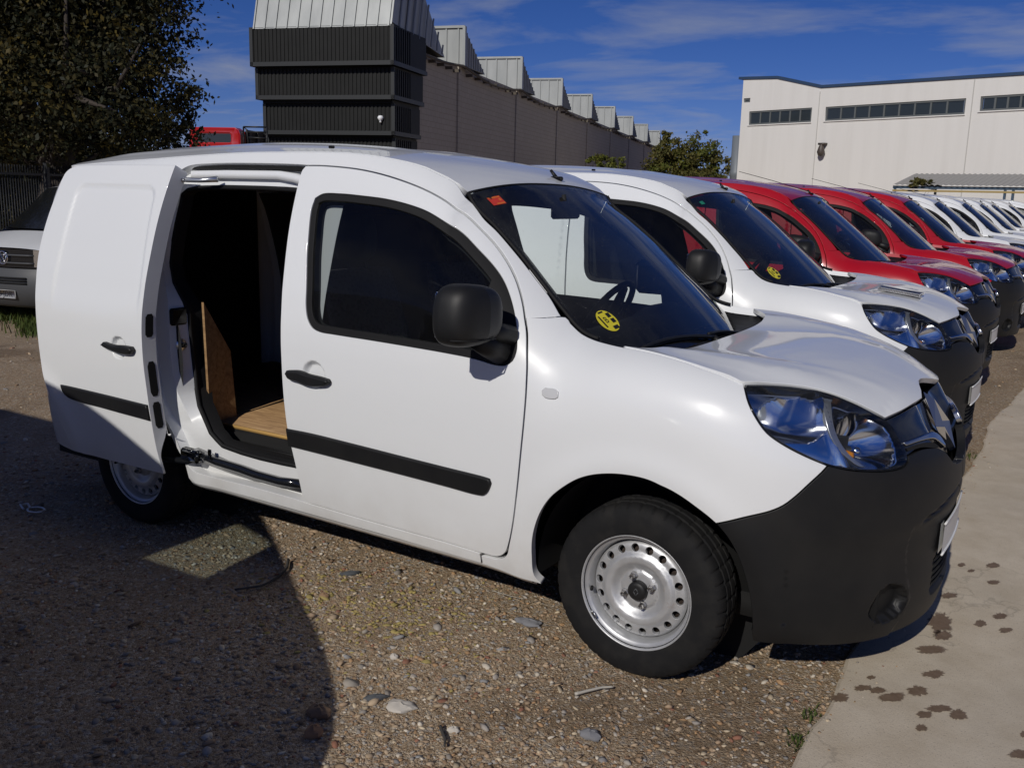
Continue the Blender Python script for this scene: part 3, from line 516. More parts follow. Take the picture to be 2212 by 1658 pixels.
# dark louvred end block, tiers stepping out as they rise
tw = thing('louvre_tower', 'dark stepped louvre tower with a ribbed metal hood at the end of the hall', 'tower'); loc_rot(tw)
def yat(u, v, xo): p = at_plane(u, v, A0+UX*xo, UX); return float(np.dot(p-A0, NX)), float(p[2])
tiers = [(540, 62, 142, -1.0, -.42), (553, 152, 215, -.68, -.30), (570, 230, 291, -.36, -.18), (577, 302, 420, -.05, -.08)]
zprev = None
for (ul, vt, vb, xo, yo) in tiers:
    yl, zt = yat(ul, vt, xo); _, zbm = yat(690, vb, xo); zt = yat(690, vt-6, xo)[1]; tm = MB(); tm.box((xo+.03, yo+.03, zbm), (2.2, yl-.03, zt)); nr = int((yl-yo)/.155)
    for k in range(nr): y = yo+.05+k*.155; tm.box((xo, y, zbm+.16), (xo+.03, y+.075, zt-.05))
    for k in range(8): x = xo+.15+k*.2; tm.box((x, yo, zbm+.16), (x+.1, yo+.03, zt-.05))
    to = tm.build('louvre_tier', MAT['louvre_dark'], tw, smooth=False); fr = MB(); fr.box((xo-.03, yo-.03, zbm), (2.2, yl+.03, zbm+.15)); fr.box((xo-.03, yl-.10, zbm), (xo+.02, yl+.03, zt)); fr.box((xo-.03, yo-.03, zbm), (xo+.02, yo+.10, zt)); fr.build('tier_frame', MAT['louvre_frame'], to, smooth=False)
    if zprev is not None: sf = MB(); sf.box((xo-.1, yo+.02, zt), (2.1, yl-.02, zprev)); sf.build('tier_soffit', MAT['louvre_dark'], tw, smooth=False)
    zprev = zbm
yl, zt = yat(548, 58, -.95); zt = yat(690, 52, -.95)[1]
hd_ = MB(); w_ = yl+.35; ribbed(hd_, (-.98, yl, zt-.12), (0, -1, 0), (.28, 0, 1), (-1, 0, 0), w_, 3.2, .44, .05); hd_.add([(-.95, yl, zt), (0, yl, zt+3.2), (2.4, yl, zt+3.2), (2.4, yl, zt)], [(0, 1, 2, 3)])
hd_.add([(-.95, -.36, zt), (-.05, -.36, zt+3.2), (4.6, -.25, 6.95)], [(0, 2, 1)])
for k in range(1, 9): s_ = k/9.; b0 = np.array([-.95+5.55*s_, -.37, zt+(6.95-zt)*s_]); hd_.tube([b0, b0+np.array([.28*(1-s_)*3.2*.9, 0, 3.2*(1-s_)])], .035, 4)
hd_.add([(-.05, -.36, zt+3.2), (4.6, -.25, 6.95), (4.6, yl, 6.95), (0, yl, zt+3.2)], [(0, 1, 2, 3)]); hd_.build('metal_hood', MAT['zinc'], tw, smooth=False)
lm = MB(); p_ = at_plane(822, 255, A0+UX*-.42, UX); lm.lathe([(0, .09), (.07, .08), (.11, .02), (.10, -.03), (.05, -.09)], 14, o=p_, ax=(0, 0, 1)); lm.box((p_[0]-.03, p_[1]-.03, p_[2]-.16), (p_[0]+.03, p_[1]+.03, p_[2]-.07)); plain('lamp_white', (.85, .87, .88), .3); tag(lm.build('floodlight', MAT['lamp_white']), 'small white lamp on the corner of the louvre tower', 'lamp')
# ------------------------------------------------------------------ white industrial building
Wa, Wb = at(1597, 300, 62.5), at(2212, 300, 48.6); Wa[2] = Wb[2] = 0; WU = (Wb-Wa)/np.linalg.norm(Wb-Wa); WN = np.array([WU[1], -WU[0], 0.])
if np.dot(WN, CAM-Wa) < 0: WN = -WN
def wp(u, v): p = at_plane(u, v, Wa, WN); return float(np.dot(p-Wa, WU)), float(p[2])
t = MT('white_render'); st_ = t.ramp(t.noise(1., 7, .6, 0., mapscale=(1.6, 1.6, .12)), (.40, 0.), (.75, .30)); t.set(base=t.mix(st_, (.74, .725, .69), (.58, .56, .52)), rough=.85); plain('blue_trim', (.03, .06, .12), .5); plain('win_frame', (.12, .13, .13), .5)
wbld = thing('white_building', 'white rendered industrial building with long dark ribbon windows', 'building'); wbld.matrix_world = Matrix([[WU[i], -WN[i], ZU[i], Wa[i]] for i in range(3)]+[[0, 0, 0, 1]])
tops = [wp(1597, 172), wp(1680, 170), wp(1775, 190), wp(2212, 162)]; xe = tops[3][0]+16; ze = tops[3][1]+(tops[3][1]-tops[2][1])/(tops[3][0]-tops[2][0])*16; prof = [(0, 0), (xe, 0), (xe, ze)]+[tops[3], tops[2], tops[1], (0, tops[0][1])]
bands = [(1619, 1754, 240, 270, 234, 264, 6), (1784, 2087, 232, 263, 212, 245, 9), (2119, 2330, 209, 242, 195, 228, 7)]; holes = []
for (u0, u1, t0, b0, t1, b1, nn_) in bands:
    x0, za = wp(u0, t0); _, zb0 = wp(u0, b0); x1, zc_ = wp(u1, t1); _, zd = wp(u1, b1); z0 = (zb0+zd)/2; z1 = (za+zc_)/2; holes.append((x0, x1, z0, z1, nn_))
x0, z1 = wp(1607, 213); x1, z0 = wp(1620, 221); holes.append((x0, x1, z0, z1, 1))
wl_ = MB(); S_ = lambda u, v: np.stack([u, np.zeros_like(u), v], -1)
pane(wl_, prof, S_, h=3., gap=0, depth=.3, bevel=.01, holes=[[(a, c), (b, c), (b, d), (a, d)] for a, b, c, d, _ in holes], hgap=0, raw=True); wl_.box((.02, .35, 0), (xe, 20, 6.5)); wl_.build('wall', MAT['white_render'], wbld, smooth=False)
tp = MB()
for p0, p1 in ((tops[0], tops[1]), (tops[1], tops[2]), (tops[2], tops[3]), (tops[3], (xe, ze))): tp.prism([(p0[0], p0[1]), (p1[0], p1[1]), (p1[0], p1[1]+.16), (p0[0], p0[1]+.16)], (0, -.08, 0), (1, 0, 0), (0, 0, 1), (0, 1, 0), .5)
tp.build('parapet_flashing', MAT['blue_trim'], wbld, smooth=False)
for (u, v0, v1) in ((1772, 195, 420), (2106, 169, 420)): x, z1 = wp(u, v0+3); jm = MB(); jm.box((x-.03, -.015, 0), (x+.03, .0, z1)); jm.build('panel_joint', plain('joint_grey'+str(u), (.5, .49, .46), .9), wbld, smooth=False)
glass_far = plain('far_glass', (.030, .038, .042), .12, spec=.6)
for (a, b, c, d, nn_) in holes:
    f = MB(); th = .10
    f.box((a, .05, c), (b, .16, c+th)); f.box((a, .05, d-th), (b, .16, d)); f.box((a, .05, c+th), (a+th, .16, d-th)); f.box((b-th, .05, c+th), (b, .16, d-th)); wdw = f.build('window', MAT['win_frame'], wbld, smooth=False); pw = (b-a-2*th)/nn_
    for k in range(nn_):
        m = MB(); m.box((a+th+k*pw+.04, .10, c+th), (a+th+(k+1)*pw-.04, .115, d-th)); m.build('pane', glass_far, wdw, smooth=False)
        if k: m = MB(); m.box((a+th+k*pw-.05, .06, c+th), (a+th+k*pw+.05, .15, d-th)); m.build('mullion', MAT['win_frame'], wdw, smooth=False)
    if nn_ > 1: m = MB(); m.box((a-.05, -.07, c-.06), (b+.05, .05, c)); m.build('sill', MAT['white_render'], wdw, smooth=False)
x, z = wp(1780, 320); lm = MB(); lm.lathe([(0, -.5), (.16, -.45), (.24, -.25), (.16, .05), (.10, .2)], 12, o=(x, -.30, z), ax=(0, 0, 1)); lm.box((x-.22, -.35, z+.18), (x+.22, 0, z+.30)); o = lm.build('wall_lamp', plain('bronze', (.07, .055, .045), .5)); o.matrix_world = wbld.matrix_world.copy(); tag(o, 'dark lantern on the white building wall', 'lamp')
# grey silo behind its left corner
p_ = at(1588, 390, 72); sl_ = MB(); zt = at(1588, 294, 72)[2]; sl_.lathe([(0, zt), (.42, zt-.02), (.42, zt-2.6), (.46, zt-2.65), (.46, zt-3.0), (.42, zt-3.05), (.42, -.2)], 20, o=(p_[0], p_[1], 0), ax=(0, 0, 1)); tag(sl_.build('flue', plain('flue_grey', (.16, .18, .20), .5)), 'grey metal flue beside the white building', 'flue')
# canopy in front
Ca, Cb = at(1930, 400, 47), at(2212, 392, 43); Cz = Ca[2]; d_ = (Cb-Ca); d_[2] = 0; Lc = np.linalg.norm(d_)+8; CU = d_/np.linalg.norm(d_); CN = np.array([-CU[1], CU[0], 0.])
if np.dot(CN, CAM-Ca) > 0: CN = -CN
can = thing('canopy', 'corrugated carport canopy on blue steel posts before the white building', 'canopy'); can.matrix_world = Matrix([[CU[i], CN[i], ZU[i], [Ca[0], Ca[1], 0][i]] for i in range(3)]+[[0, 0, 0, 1]])
rf = MB(); A = []
for k in range(int(Lc/.13)): x = k*.13; zoff = .05 if k % 2 else 0; A.append([(x, -.2, Cz+zoff), (x, 2.6, Cz+.62+zoff)])
rf.grid(A); rf.build('canopy_roof', plain('fibre_cement', (.32, .31, .29), .8), can, smooth=False); plain('blue_steel', (.05, .085, .13), .5); plain('yellow_beam', (.35, .26, .10), .6)
b_ = MB(); b_.box((0, -.05, Cz-.16), (Lc, .05, Cz-.02)); b_.build('beam', MAT['blue_steel'], can, smooth=False); b_ = MB(); b_.box((0, -.08, Cz-.30), (Lc, .0, Cz-.21)); b_.build('beam', MAT['yellow_beam'], can, smooth=False)
for x in (.05, 5.15, 5.5, 10.2): b_ = MB(); b_.box((x, -.05, 0), (x+.1, .05, Cz-.1)); b_.build('post', MAT['blue_steel'], can, smooth=False)
for x in (1.2,): b_ = MB(); b_.box((x, 2.3, 0), (x+.1, 2.4, Cz+.4)); b_.build('post', MAT['blue_steel'], can, smooth=False)
# ------------------------------------------------------------------ trees
def tree(name, label, base_, blobs, nleaf, leaf, mats, trunk_r, seed, group=None, limbs=14, cat='tree', droop=0.):
    """blobs: (centre, radii) of foliage masses in world space"""
    q = np.random.default_rng(seed); root = thing(name, label, cat, tuple(base_), 0, group); base_ = np.array(base_); bl = [(np.array(c)-base_, np.array(r)) for c, r in blobs]; vol = np.array([np.prod(r) for _, r in bl]); pick = q.choice(len(bl), nleaf, p=vol/vol.sum())
    # leaf clumps: sub-centres inside each blob so that gaps stay open
    ncl = max(30, nleaf//70); cl_b = q.choice(len(bl), ncl, p=vol/vol.sum()); dirs = q.normal(0, 1, (ncl, 3)); dirs /= np.linalg.norm(dirs, axis=1)[:, None]; rad = q.random(ncl)**.42; cc_ = np.array([bl[b][0] for b in cl_b])+dirs*rad[:, None]*np.array([bl[b][1] for b in cl_b])
    own = q.integers(0, ncl, nleaf); rr = np.array([bl[b][1].mean() for b in cl_b]); d = q.normal(0, 1, (nleaf, 3))*np.array([.13, .13, .085])*rr[own][:, None]; P_ = cc_[own]+d
    s_ = leaf*q.uniform(.6, 1.3, nleaf); a = q.normal(0, 1, (nleaf, 3)); a /= np.linalg.norm(a, axis=1)[:, None]; b = np.cross(a, q.normal(0, 1, (nleaf, 3))); b /= np.linalg.norm(b, axis=1)[:, None]
    V = np.stack([P_-a*s_[:, None]*.5, P_+b*s_[:, None]*.28, P_+a*s_[:, None]*.5, P_-b*s_[:, None]*.28], 1).reshape(-1, 3)
    me = bpy.data.meshes.new('crown'); n = nleaf; me.vertices.add(4*n); me.vertices.foreach_set('co', V.reshape(-1)); me.loops.add(4*n); me.loops.foreach_set('vertex_index', np.arange(4*n)); me.polygons.add(n); me.polygons.foreach_set('loop_start', np.arange(n)*4); me.polygons.foreach_set('loop_total', np.full(n, 4)); me.update(calc_edges=True)
    for m in mats: me.materials.append(MAT[m])
    if len(mats) > 1: me.polygons.foreach_set('material_index', (q.random(ncl)[own]*1.0 > .80).astype(int))
    link('crown', me, root)
    tk = MB(); top = np.mean([c for c, _ in bl], 0); zt = max(c[2] for c, _ in bl); mid = np.array([top[0]*.5, top[1]*.5, zt*.45]); tk.tube([np.zeros(3)-[0, 0, .1], mid*.5, mid, (mid+np.array([top[0], top[1], zt]))/2], [trunk_r*1.25, trunk_r, trunk_r*.8, trunk_r*.3], 9)
    for k in range(limbs):
        c = cc_[q.integers(0, ncl)]; s0 = mid*q.uniform(.6, 1.5); m_ = (s0+c)/2+q.normal(0, .1, 3)*np.linalg.norm(c-s0); tk.tube([s0, m_, c], [trunk_r*.34, trunk_r*.18, trunk_r*.05], 6)
    tk.build('trunk', MAT['bark'], root); return root
def gp(u, v, d): p = at(u, v, d); return p
D1 = 17.; b0 = gp(60, 430, D1); b0[2] = -.28
tree('plum_tree', 'big dark-leaved tree overhanging the fence at upper left', b0, [(gp(60, 60, D1), (2.2, 2.2, 1.6)), (gp(180, 180, D1-.5), (1.9, 1.9, 1.3)), (gp(20, 250, D1-.3), (1.8, 1.8, 1.0)), (gp(290, 70, D1), (1.15, 1.15, .9)), (gp(330, 230, D1), (.95, .95, .55)), (gp(370, 245, D1), (.55, .55, .25)), (gp(250, 280, D1), (1.2, 1.2, .45)), (gp(160, -80, D1), (2.2, 2.2, 1.6)), (gp(-120, 60, D1), (2.2, 2.2, 2.2)), (gp(345, 100, D1), (.45, .45, .22)), (gp(300, -10, D1), (.8, .8, .5)), (gp(385, 235, D1), (.4, .4, .12))], 95000, .095, ['leaf_dark', 'leaf_autumn'], .28, 21, limbs=46)
D2 = 24.; b1 = gp(150, 420, D2); b1[2] = -.28
tree('hedge_tree', 'dense dark evergreen mass behind the fence under the big tree', b1, [(gp(60, 330, D2), (2.6, 1.6, 1.6)), (gp(200, 330, D2), (2.4, 1.6, 1.5)), (gp(330, 335, D2), (1.5, 1.4, .9)), (gp(370, 300, D2), (.7, .7, .5)), (gp(-60, 330, D2), (2.4, 1.6, 1.8)), (gp(130, 400, D2), (3.4, 1.6, 1.0)), (gp(320, 400, D2), (2.2, 1.4, .9)), (gp(20, 420, D2-3), (3.0, 1.2, 1.3)), (gp(-80, 400, D2-3), (2.5, 1.2, 1.6)), (gp(60, 470, D2-4), (3.0, 1.2, .8))], 52000, .12, ['leaf_dark', 'leaf_dark'], .16, 22, limbs=16)
D3 = 78.; b2 = gp(1490, 425, D3); b2[2] = 0
tree('olive_tree', 'broad olive-green tree between the hall and the white building', b2, [(gp(1490, 345, D3), (2.6, 2.2, 2.2)), (gp(1440, 350, D3), (1.7, 1.6, 1.9)), (gp(1540, 355, D3), (1.5, 1.5, 1.6)), (gp(1445, 300, D3), (.7, .7, 1.1)), (gp(1520, 308, D3), (.6, .6, 1.1)), (gp(1485, 390, D3), (3.2, 2, 1.2))], 15000, .26, ['leaf_olive', 'leaf_yellowgreen'], .18, 23, 'trees behind the parked row')
D4 = 52.; b3 = gp(1315, 420, D4); b3[2] = 0
tree('bush', 'small yellow-green bush against the grey hall wall', b3, [(gp(1318, 350, D4), (.75, .7, .65)), (gp(1285, 352, D4), (.6, .6, .6)), (gp(1310, 385, D4), (1.1, .8, .6))], 4500, .15, ['leaf_yellowgreen', 'leaf_olive'], .06, 24, 'trees behind the parked row', limbs=6, cat='bush')
b4 = gp(1990, 410, 46); b4[2] = 0
tree('shrub', 'low olive shrub under the canopy', b4, [(gp(1990, 392, 46), (.5, .4, .25)), (gp(1975, 398, 46), (.4, .4, .25)), (gp(2010, 398, 46), (.4, .4, .25))], 1200, .12, ['leaf_olive'], .04, 25, limbs=4, cat='shrub')
# ------------------------------------------------------------------ fence of welded bars
fa, fb = at(-40, 500, 15.), at(425, 420, 21.); fa[2] = fb[2] = -.28; fl = fb-fa; Lf_ = np.linalg.norm(fl); FU = fl/Lf_
fen = thing('bar_fence', 'dark vertical-bar fence running behind the parked vans at left', 'fence'); fen.matrix_world = Matrix([[FU[i], [-FU[1], FU[0], 0][i], ZU[i], fa[i]] for i in range(3)]+[[0, 0, 0, 1]]); plain('fence_dark', (.012, .013, .014), .5)
fh = at(200, 332, 18.)[2]; bar = MB(); bar.tube([(0, 0, 0), (0, 0, fh)], .010, 5); bme = bar.mesh('bar', MAT['fence_dark'])
for k in range(min(190, int(Lf_/.06))): link('bar', bme, fen, (k*Lf_/min(190, int(Lf_/.06)), 0, 0))
for z in (.2, fh*.5, fh-.15): r_ = MB(); r_.box((0, -.02, z-.02), (Lf_, .02, z+.02)); r_.build('rail', MAT['fence_dark'], fen, smooth=False)
for k in range(5): r_ = MB(); r_.box((k*Lf_/4-.035, -.035, 0), (k*Lf_/4+.035, .035, fh+.06)); r_.build('post', MAT['fence_dark'], fen, smooth=False)
# ------------------------------------------------------------------ red bus, yellow cab and railing beyond the roof line
BD = 38.; p0, p1 = at(408, 322, BD), at(527, 322, BD); zt = at(460, 276, BD)[2]; BX = p1-p0; BX[2] = 0; bw = np.linalg.norm(BX); BX /= bw; BY = np.array([-BX[1], BX[0], 0.]); BY = BY if np.dot(BY, p0-CAM) > 0 else -BY; BY = BY*.93+BX*.36; BY /= np.linalg.norm(BY)
bus = thing('red_bus', 'red bus with a dark barred side seen over the roof of the nearest van', 'bus'); bus.matrix_world = Matrix([[BX[i], BY[i], ZU[i], [p0[0], p0[1], 0][i]] for i in range(3)]+[[0, 0, 0, 1]]); plain('bus_red', (.42, .008, .012), .35, coat=.6)
rr_ = [(0, .4), (bw, .4), (bw, zt-.28), (bw-.06, zt-.10), (bw-.22, zt), (.22, zt), (.06, zt-.10), (0, zt-.28)]; z0w, z1w = at(460, 308, BD)[2], at(460, 289, BD)[2]; xw0, xw1 = bw*.17, bw*.82
fm = MB(); pane(fm, rr_, lambda u, v: np.stack([u, np.zeros_like(u), v], -1), h=.4, gap=0, depth=.12, bevel=.05, holes=[[(xw0, z0w+.05), (xw0+.05, z0w), (xw1-.05, z0w), (xw1, z0w+.05), (xw1, z1w-.05), (xw1-.05, z1w), (xw0+.05, z1w), (xw0, z1w-.05)]], hgap=0, raw=True); fm.prism([(x*.98+bw*.01, z) for x, z in rr_], (0, .13, 0), (1, 0, 0), (0, 0, 1), (0, 1, 0), .4); fm.build('rear_end', MAT['bus_red'], bus, sharp=30)
sb = MB(); sb.box((.03, .5, .5), (bw-.03, 9.5, zt-.12)); sb.build('body', MAT['bus_red'], bus, smooth=False)
wd = MB(); wd.box((xw0-.02, .05, z0w-.02), (xw1+.02, .09, z1w+.02)); wd.build('rear_window', glass_far, bus, smooth=False)
ss = MB(); ss.box((bw-.04, .6, 1.9), (bw+.0, 9.4, zt-.05)); so = ss.build('side_panel', MAT['fence_dark'], bus, smooth=False); plain('bar_grey', (.10, .10, .09), .5)
for k in range(12): s_ = MB(); s_.box((bw-.0, .8+k*.72, 1.95), (bw+.05, .95+k*.72, zt-.1)); s_.build('side_bar', MAT['bar_grey'], so, smooth=False)
yd = at(547, 303, 44); yc = MB(); yc.bbox((-.38, -.5, -1.5), (.38, .9, .28), .14); yc.bbox((-.30, -.53, -.12), (-.02, -.49, .06), .02, mi=1); o = yc.build('yellow_cab', [plain('cab_yellow', (.55, .34, .01), .4), MAT['fence_dark']], sharp=40); o.location = tuple(yd); o.rotation_euler = (0, 0, .5); tag(o, 'yellow machine cab peeping over the roof beside the red bus', 'cab')
rl = thing('railing', 'thin dark railing beside the louvre tower', 'railing', tuple(at(527, 320, 33))); o0 = at(527, 320, 33)
def rel(u, v, d=33): return at(u, v, d)-o0
for pts in ([(527, 322), (526, 274), (533, 280), (538, 322)], [(526, 274), (578, 275)], [(533, 285), (578, 286)], [(537, 297), (578, 299)], [(577, 275), (577, 322)]): m = MB(); m.tube([rel(u, v) for u, v in pts], .03, 5); m.build('rail', MAT['fence_dark'], rl)
# ------------------------------------------------------------------ the vans
TR = dict(
door=[(-1.571,1.754),(-1.391,1.743),(-1.269,1.726),(-1.15,1.701),(-1.039,1.669),(-0.934,1.626),(-0.872,1.587),(-0.807,1.543),(-0.727,1.488),(-0.663,1.435),(-0.608,1.381),(-0.565,1.33),(-0.523,1.27),(-0.495,1.22),(-0.471,1.171),(-0.443,1.07),(-0.434,0.987),(-0.435,0.879),(-0.447,0.738),(-0.463,0.591),(-0.48,0.47),(-0.501,0.386),(-0.522,0.339),(-0.561,0.312),(-0.623,0.309),(-0.799,0.317),(-1.022,0.321),(-1.26,0.326),(-1.468,0.333),(-1.534,0.335),(-1.556,0.355),(-1.56,0.407),(-1.573,0.495),(-1.589,0.581),(-1.605,0.672),(-1.613,0.77),(-1.617,0.868),(-1.621,0.98),(-1.629,1.126),(-1.643,1.248),(-1.657,1.371),(-1.668,1.494),(-1.675,1.606),(-1.679,1.687),(-1.678,1.735),(-1.664,1.754)],
win=[(-1.525,1.639),(-1.56,1.621),(-1.566,1.578),(-1.55,1.468),(-1.535,1.378),(-1.509,1.258),(-1.497,1.186),(-1.48,1.139),(-1.449,1.105),(-1.407,1.092),(-1.334,1.089),(-1.139,1.085),(-0.918,1.079),(-0.778,1.074),(-0.645,1.066),(-0.567,1.055),(-0.525,1.057),(-0.498,1.076),(-0.49,1.108),(-0.496,1.144),(-0.518,1.204),(-0.548,1.259),(-0.591,1.319),(-0.628,1.36),(-0.675,1.401),(-0.759,1.462),(-0.832,1.511),(-0.903,1.549),(-0.983,1.584),(-1.077,1.609),(-1.19,1.627),(-1.307,1.636),(-1.428,1.642)],
arch=[(-0.373,0.24),(-0.400,0.273),(-0.403,0.356),(-0.398,0.419),(-0.382,0.483),(-0.354,0.549),(-0.313,0.609),(-0.258,0.66),(-0.205,0.697),(-0.147,0.722),(-0.079,0.738),(-0.013,0.744),(0.053,0.741),(0.107,0.726),(0.149,0.705),(0.19,0.678),(0.223,0.655),(0.25,0.633),(0.283,0.595),(0.319,0.536),(0.346,0.463),(0.363,0.389),(0.372,0.316),(0.378,0.231)],
bumptop=[(0.25,0.633),(0.330,0.665),(0.408,0.693),(0.449,0.715),(0.486,0.746),(0.535,0.792),(0.602,0.843)],
lamp=[(0.349,1.079),(0.451,1.077),(0.58,1.066),(0.702,1.044),(0.789,1.017),(0.863,0.984),(0.9,0.966),(0.929,0.934),(0.941,0.896),(0.937,0.853),(0.928,0.833),(0.9,0.82),(0.849,0.815),(0.76,0.82),(0.676,0.83),(0.602,0.846),(0.529,0.876),(0.461,0.911),(0.415,0.943),(0.383,0.984),(0.361,1.026),(0.35,1.062)],
strip=[(-1.602,0.661),(-1.468,0.662),(-1.222,0.654),(-0.992,0.645),(-0.775,0.637),(-0.604,0.631),(-0.576,0.628),(-0.569,0.611),(-0.583,0.579),(-0.604,0.559),(-0.64,0.555),(-0.778,0.561),(-0.997,0.569),(-1.229,0.576),(-1.476,0.583),(-1.595,0.586)],
handle=[(-1.579,0.904),(-1.568,0.919),(-1.504,0.925),(-1.454,0.917),(-1.387,0.913),(-1.345,0.908),(-1.336,0.896),(-1.355,0.882),(-1.397,0.873),(-1.455,0.868),(-1.513,0.878),(-1.564,0.886)],
slide=[(-2.335,1.749),(-2.338,1.703),(-2.348,1.504),(-2.352,1.326),(-2.352,1.128),(-2.354,.994),(-2.352,.884),(-2.343,.747),(-2.334,.608),(-2.324,.478),(-2.305,.350),(-2.563,.348),(-2.80,.348),(-2.93,.355),(-2.985,.381),(-3.022,.438),(-3.050,.515),(-3.085,.612),(-3.118,.697),(-3.139,.778),(-3.149,.906),(-3.156,1.054),(-3.170,1.206),(-3.182,1.315),(-3.178,1.409),(-3.162,1.519),(-3.148,1.592),(-3.138,1.672),(-3.126,1.709),(-3.092,1.732),(-3.03,1.742),(-2.9,1.746),(-2.63,1.748)],
sstrip=[(-2.988,.693),(-2.925,.693),(-2.646,.688),(-2.345,.68),(-2.338,.608),(-2.662,.62),(-2.943,.637),(-2.974,.66)],
shandle=[(-2.625,.930),(-2.605,.945),(-2.545,.938),(-2.47,.942),(-2.412,.942),(-2.398,.927),(-2.412,.911),(-2.477,.903),(-2.55,.912),(-2.605,.921)],
inner=[(-2.447,1.623),(-2.419,1.645),(-2.352,1.656),(-2.172,1.662),(-1.932,1.662),(-1.796,1.660),(-1.749,1.644),(-1.723,1.62),(-1.70,1.4),(-1.66,1.1),(-1.64,.8),(-1.63,.56),(-1.658,.492),(-1.72,.470),(-1.78,.469),(-1.969,.475),(-2.086,.485),(-2.157,.539),(-2.21,.663),(-2.23,.839),(-2.241,.985),(-2.257,1.086),(-2.3,1.144),(-2.388,1.227),(-2.432,1.313),(-2.441,1.416),(-2.448,1.575)])
SLX, SLY = .69, .12
plain('brake_iron', (.030, .020, .015), .8)
def sm(a, b, x): t = np.clip((np.asarray(x, float)-a)/(b-a), 0, 1); return t*t*(3-2*t)
def rbox(u, v, cu, cv, hu, hv, r):
    a, b = np.abs(u-cu)-hu+r, np.abs(v-cv)-hv+r; return np.hypot(np.maximum(a, 0), np.maximum(b, 0))+np.minimum(np.maximum(a, b), 0)-r
def cup_disp(cu, cv, ru, rv, d=.022): return lambda u, v: -d*(1-sm(.72, 1.05, np.hypot((u-cu)/ru, (v-cv)/rv)))
def TRP(x, y): return Troof(x, y)
SMAX = XS+KS*math.pi/2
def both(mbf, name, mats, parent, only=None):
    """right-hand panel and its mirror image"""
    mb = mbf(); r = []
    if only != 'L': r.append(mb.build(name, mats, parent))
    if only != 'R': r.append(mb.build(name, mats, parent, mirror=True))
    return r
def seg(lst, a, b):
    """points of a traced list from index of nearest a to nearest b, going forward"""
    P = np.array(lst); i = int(np.argmin(((P-a)**2).sum(1))); j = int(np.argmin(((P-b)**2).sum(1))); r = [tuple(P[k % len(P)]) for k in range(i, (j if j >= i else j+len(P))+1)]; return r
def wheel_mesh_parts():
    t = MB(); prof = [(.200, .080), (.212, .094), (.245, .1000), (.280, .0985), (.300, .091), (.311, .080), (.3155, .067), (.3172, .052), (.3172, .0475), (.311, .046), (.311, .038), (.3185, .0365), (.3185, .0075), (.312, .006), (.312, -.006), (.3185, -.0075), (.3185, -.0365), (.311, -.038), (.311, -.046), (.3172, -.0475), (.3172, -.052), (.3155, -.067), (.311, -.080), (.300, -.091), (.280, -.0985), (.245, -.100), (.212, -.094), (.200, -.080)]
    prof = [(r, -y) for r, y in prof]
    def mod(k, j, r, y):
        jj = min(j, len(prof)-1-j)
        if 5 <= jj <= 8 and k % 6 == 0: r -= .006
        if jj in (11, 12) and (k+3) % 7 == 0: r -= .004
        if 1 <= jj <= 3 and k % 60 < 22 and jj == 2: y *= 1.006
        return r, y
    t.lathe(prof, 240, mod=mod)
    for V in t.v: V[:, 2] = np.maximum(V[:, 2], -.305)
    tyre = t.mesh('tyre', MAT['tyre']); tyre.set_sharp_from_angle(angle=RAD(32))
    rim = MB(); rim.lathe([(.196, .075), (.2105, .082), (.2115, -.083), (.2113, -.0885), (.208, -.0915), (.2045, -.0895), (.2025, -.083), (.199, -.0735), (.192, -.0705), (.188, -.066), (.186, -.050), (.180, -.036), (.176, -.02), (.176, .06)], 72)
    rs = pch([0, .030, .034, .052, .066, .072, .085, .105, .122, .134, .142, .155, .166, .174, .178], [-.050, -.050, -.052, -.052, -.050, -.045, -.052, -.066, -.067, -.060, -.055, -.0545, -.052, -.046, -.036])
    def Sd(u, v): r = np.hypot(u, v); return np.stack([u, rs(r), v], -1)
    circ = lambda cx, cy, r, n: [(cx+r*math.cos(a), cy+r*math.sin(a)) for a in np.linspace(0, 2*math.pi, n, endpoint=False)]
    holes = [circ(.1545*math.cos(a), .1545*math.sin(a), .0145, 14) for a in np.arange(18)*math.pi/9]
    pane(rim, circ(0, 0, .178, 90), Sd, h=.009, gap=0, depth=.012, bevel=.0008, holes=holes, hgap=0, raw=True)
    rimm = rim.mesh('rim', MAT['rim_steel'])
    dr_ = MB(); dr_.lathe([(0, -.018), (.13, -.018), (.172, -.012), (.176, .04)], 40); drm = dr_.mesh('brake_drum', MAT['brake_iron'])
    cap = MB(); cap.lathe([(0, -.078), (.020, -.0785), (.031, -.076), (.0345, -.071), (.0355, -.050)], 32); capm = cap.mesh('hub_cap', MAT['plastic_black'])
    em = MB()
    for (a, b) in (((0, .013), (.009, 0)), ((.009, 0), (0, -.013)), ((0, -.013), (-.009, 0)), ((-.009, 0), (0, .013))): em.tube([(a[0], -.0795, a[1]), (b[0], -.0795, b[1])], .0022, 5)
    emm = em.mesh('hub_emblem', MAT['plastic_grey'])
    nut = MB(); nut.lathe([(.0, -.070), (.006, -.070), (.006, -.079), (.0095, -.080), (.0105, -.077), (.0105, -.062), (.014, -.060), (.0145, -.050)], 6); nutm = nut.mesh('wheel_nut', MAT['nut_steel'], smooth=False)
    va = MB(); va.tube([(-.182, -.060, -.004), (-.172, -.084, -.004)], .006, 8); vam = va.mesh('valve', MAT['rubber'])
    bw = MB(); bw.bbox((-.014, -.0955, -.004), (.014, -.088, .010), .003); bwm = bw.mesh('balance_weight', MAT['satin_silver'])
    return tyre, rimm, capm, emm, nutm, vam, bwm, drm
WP = None
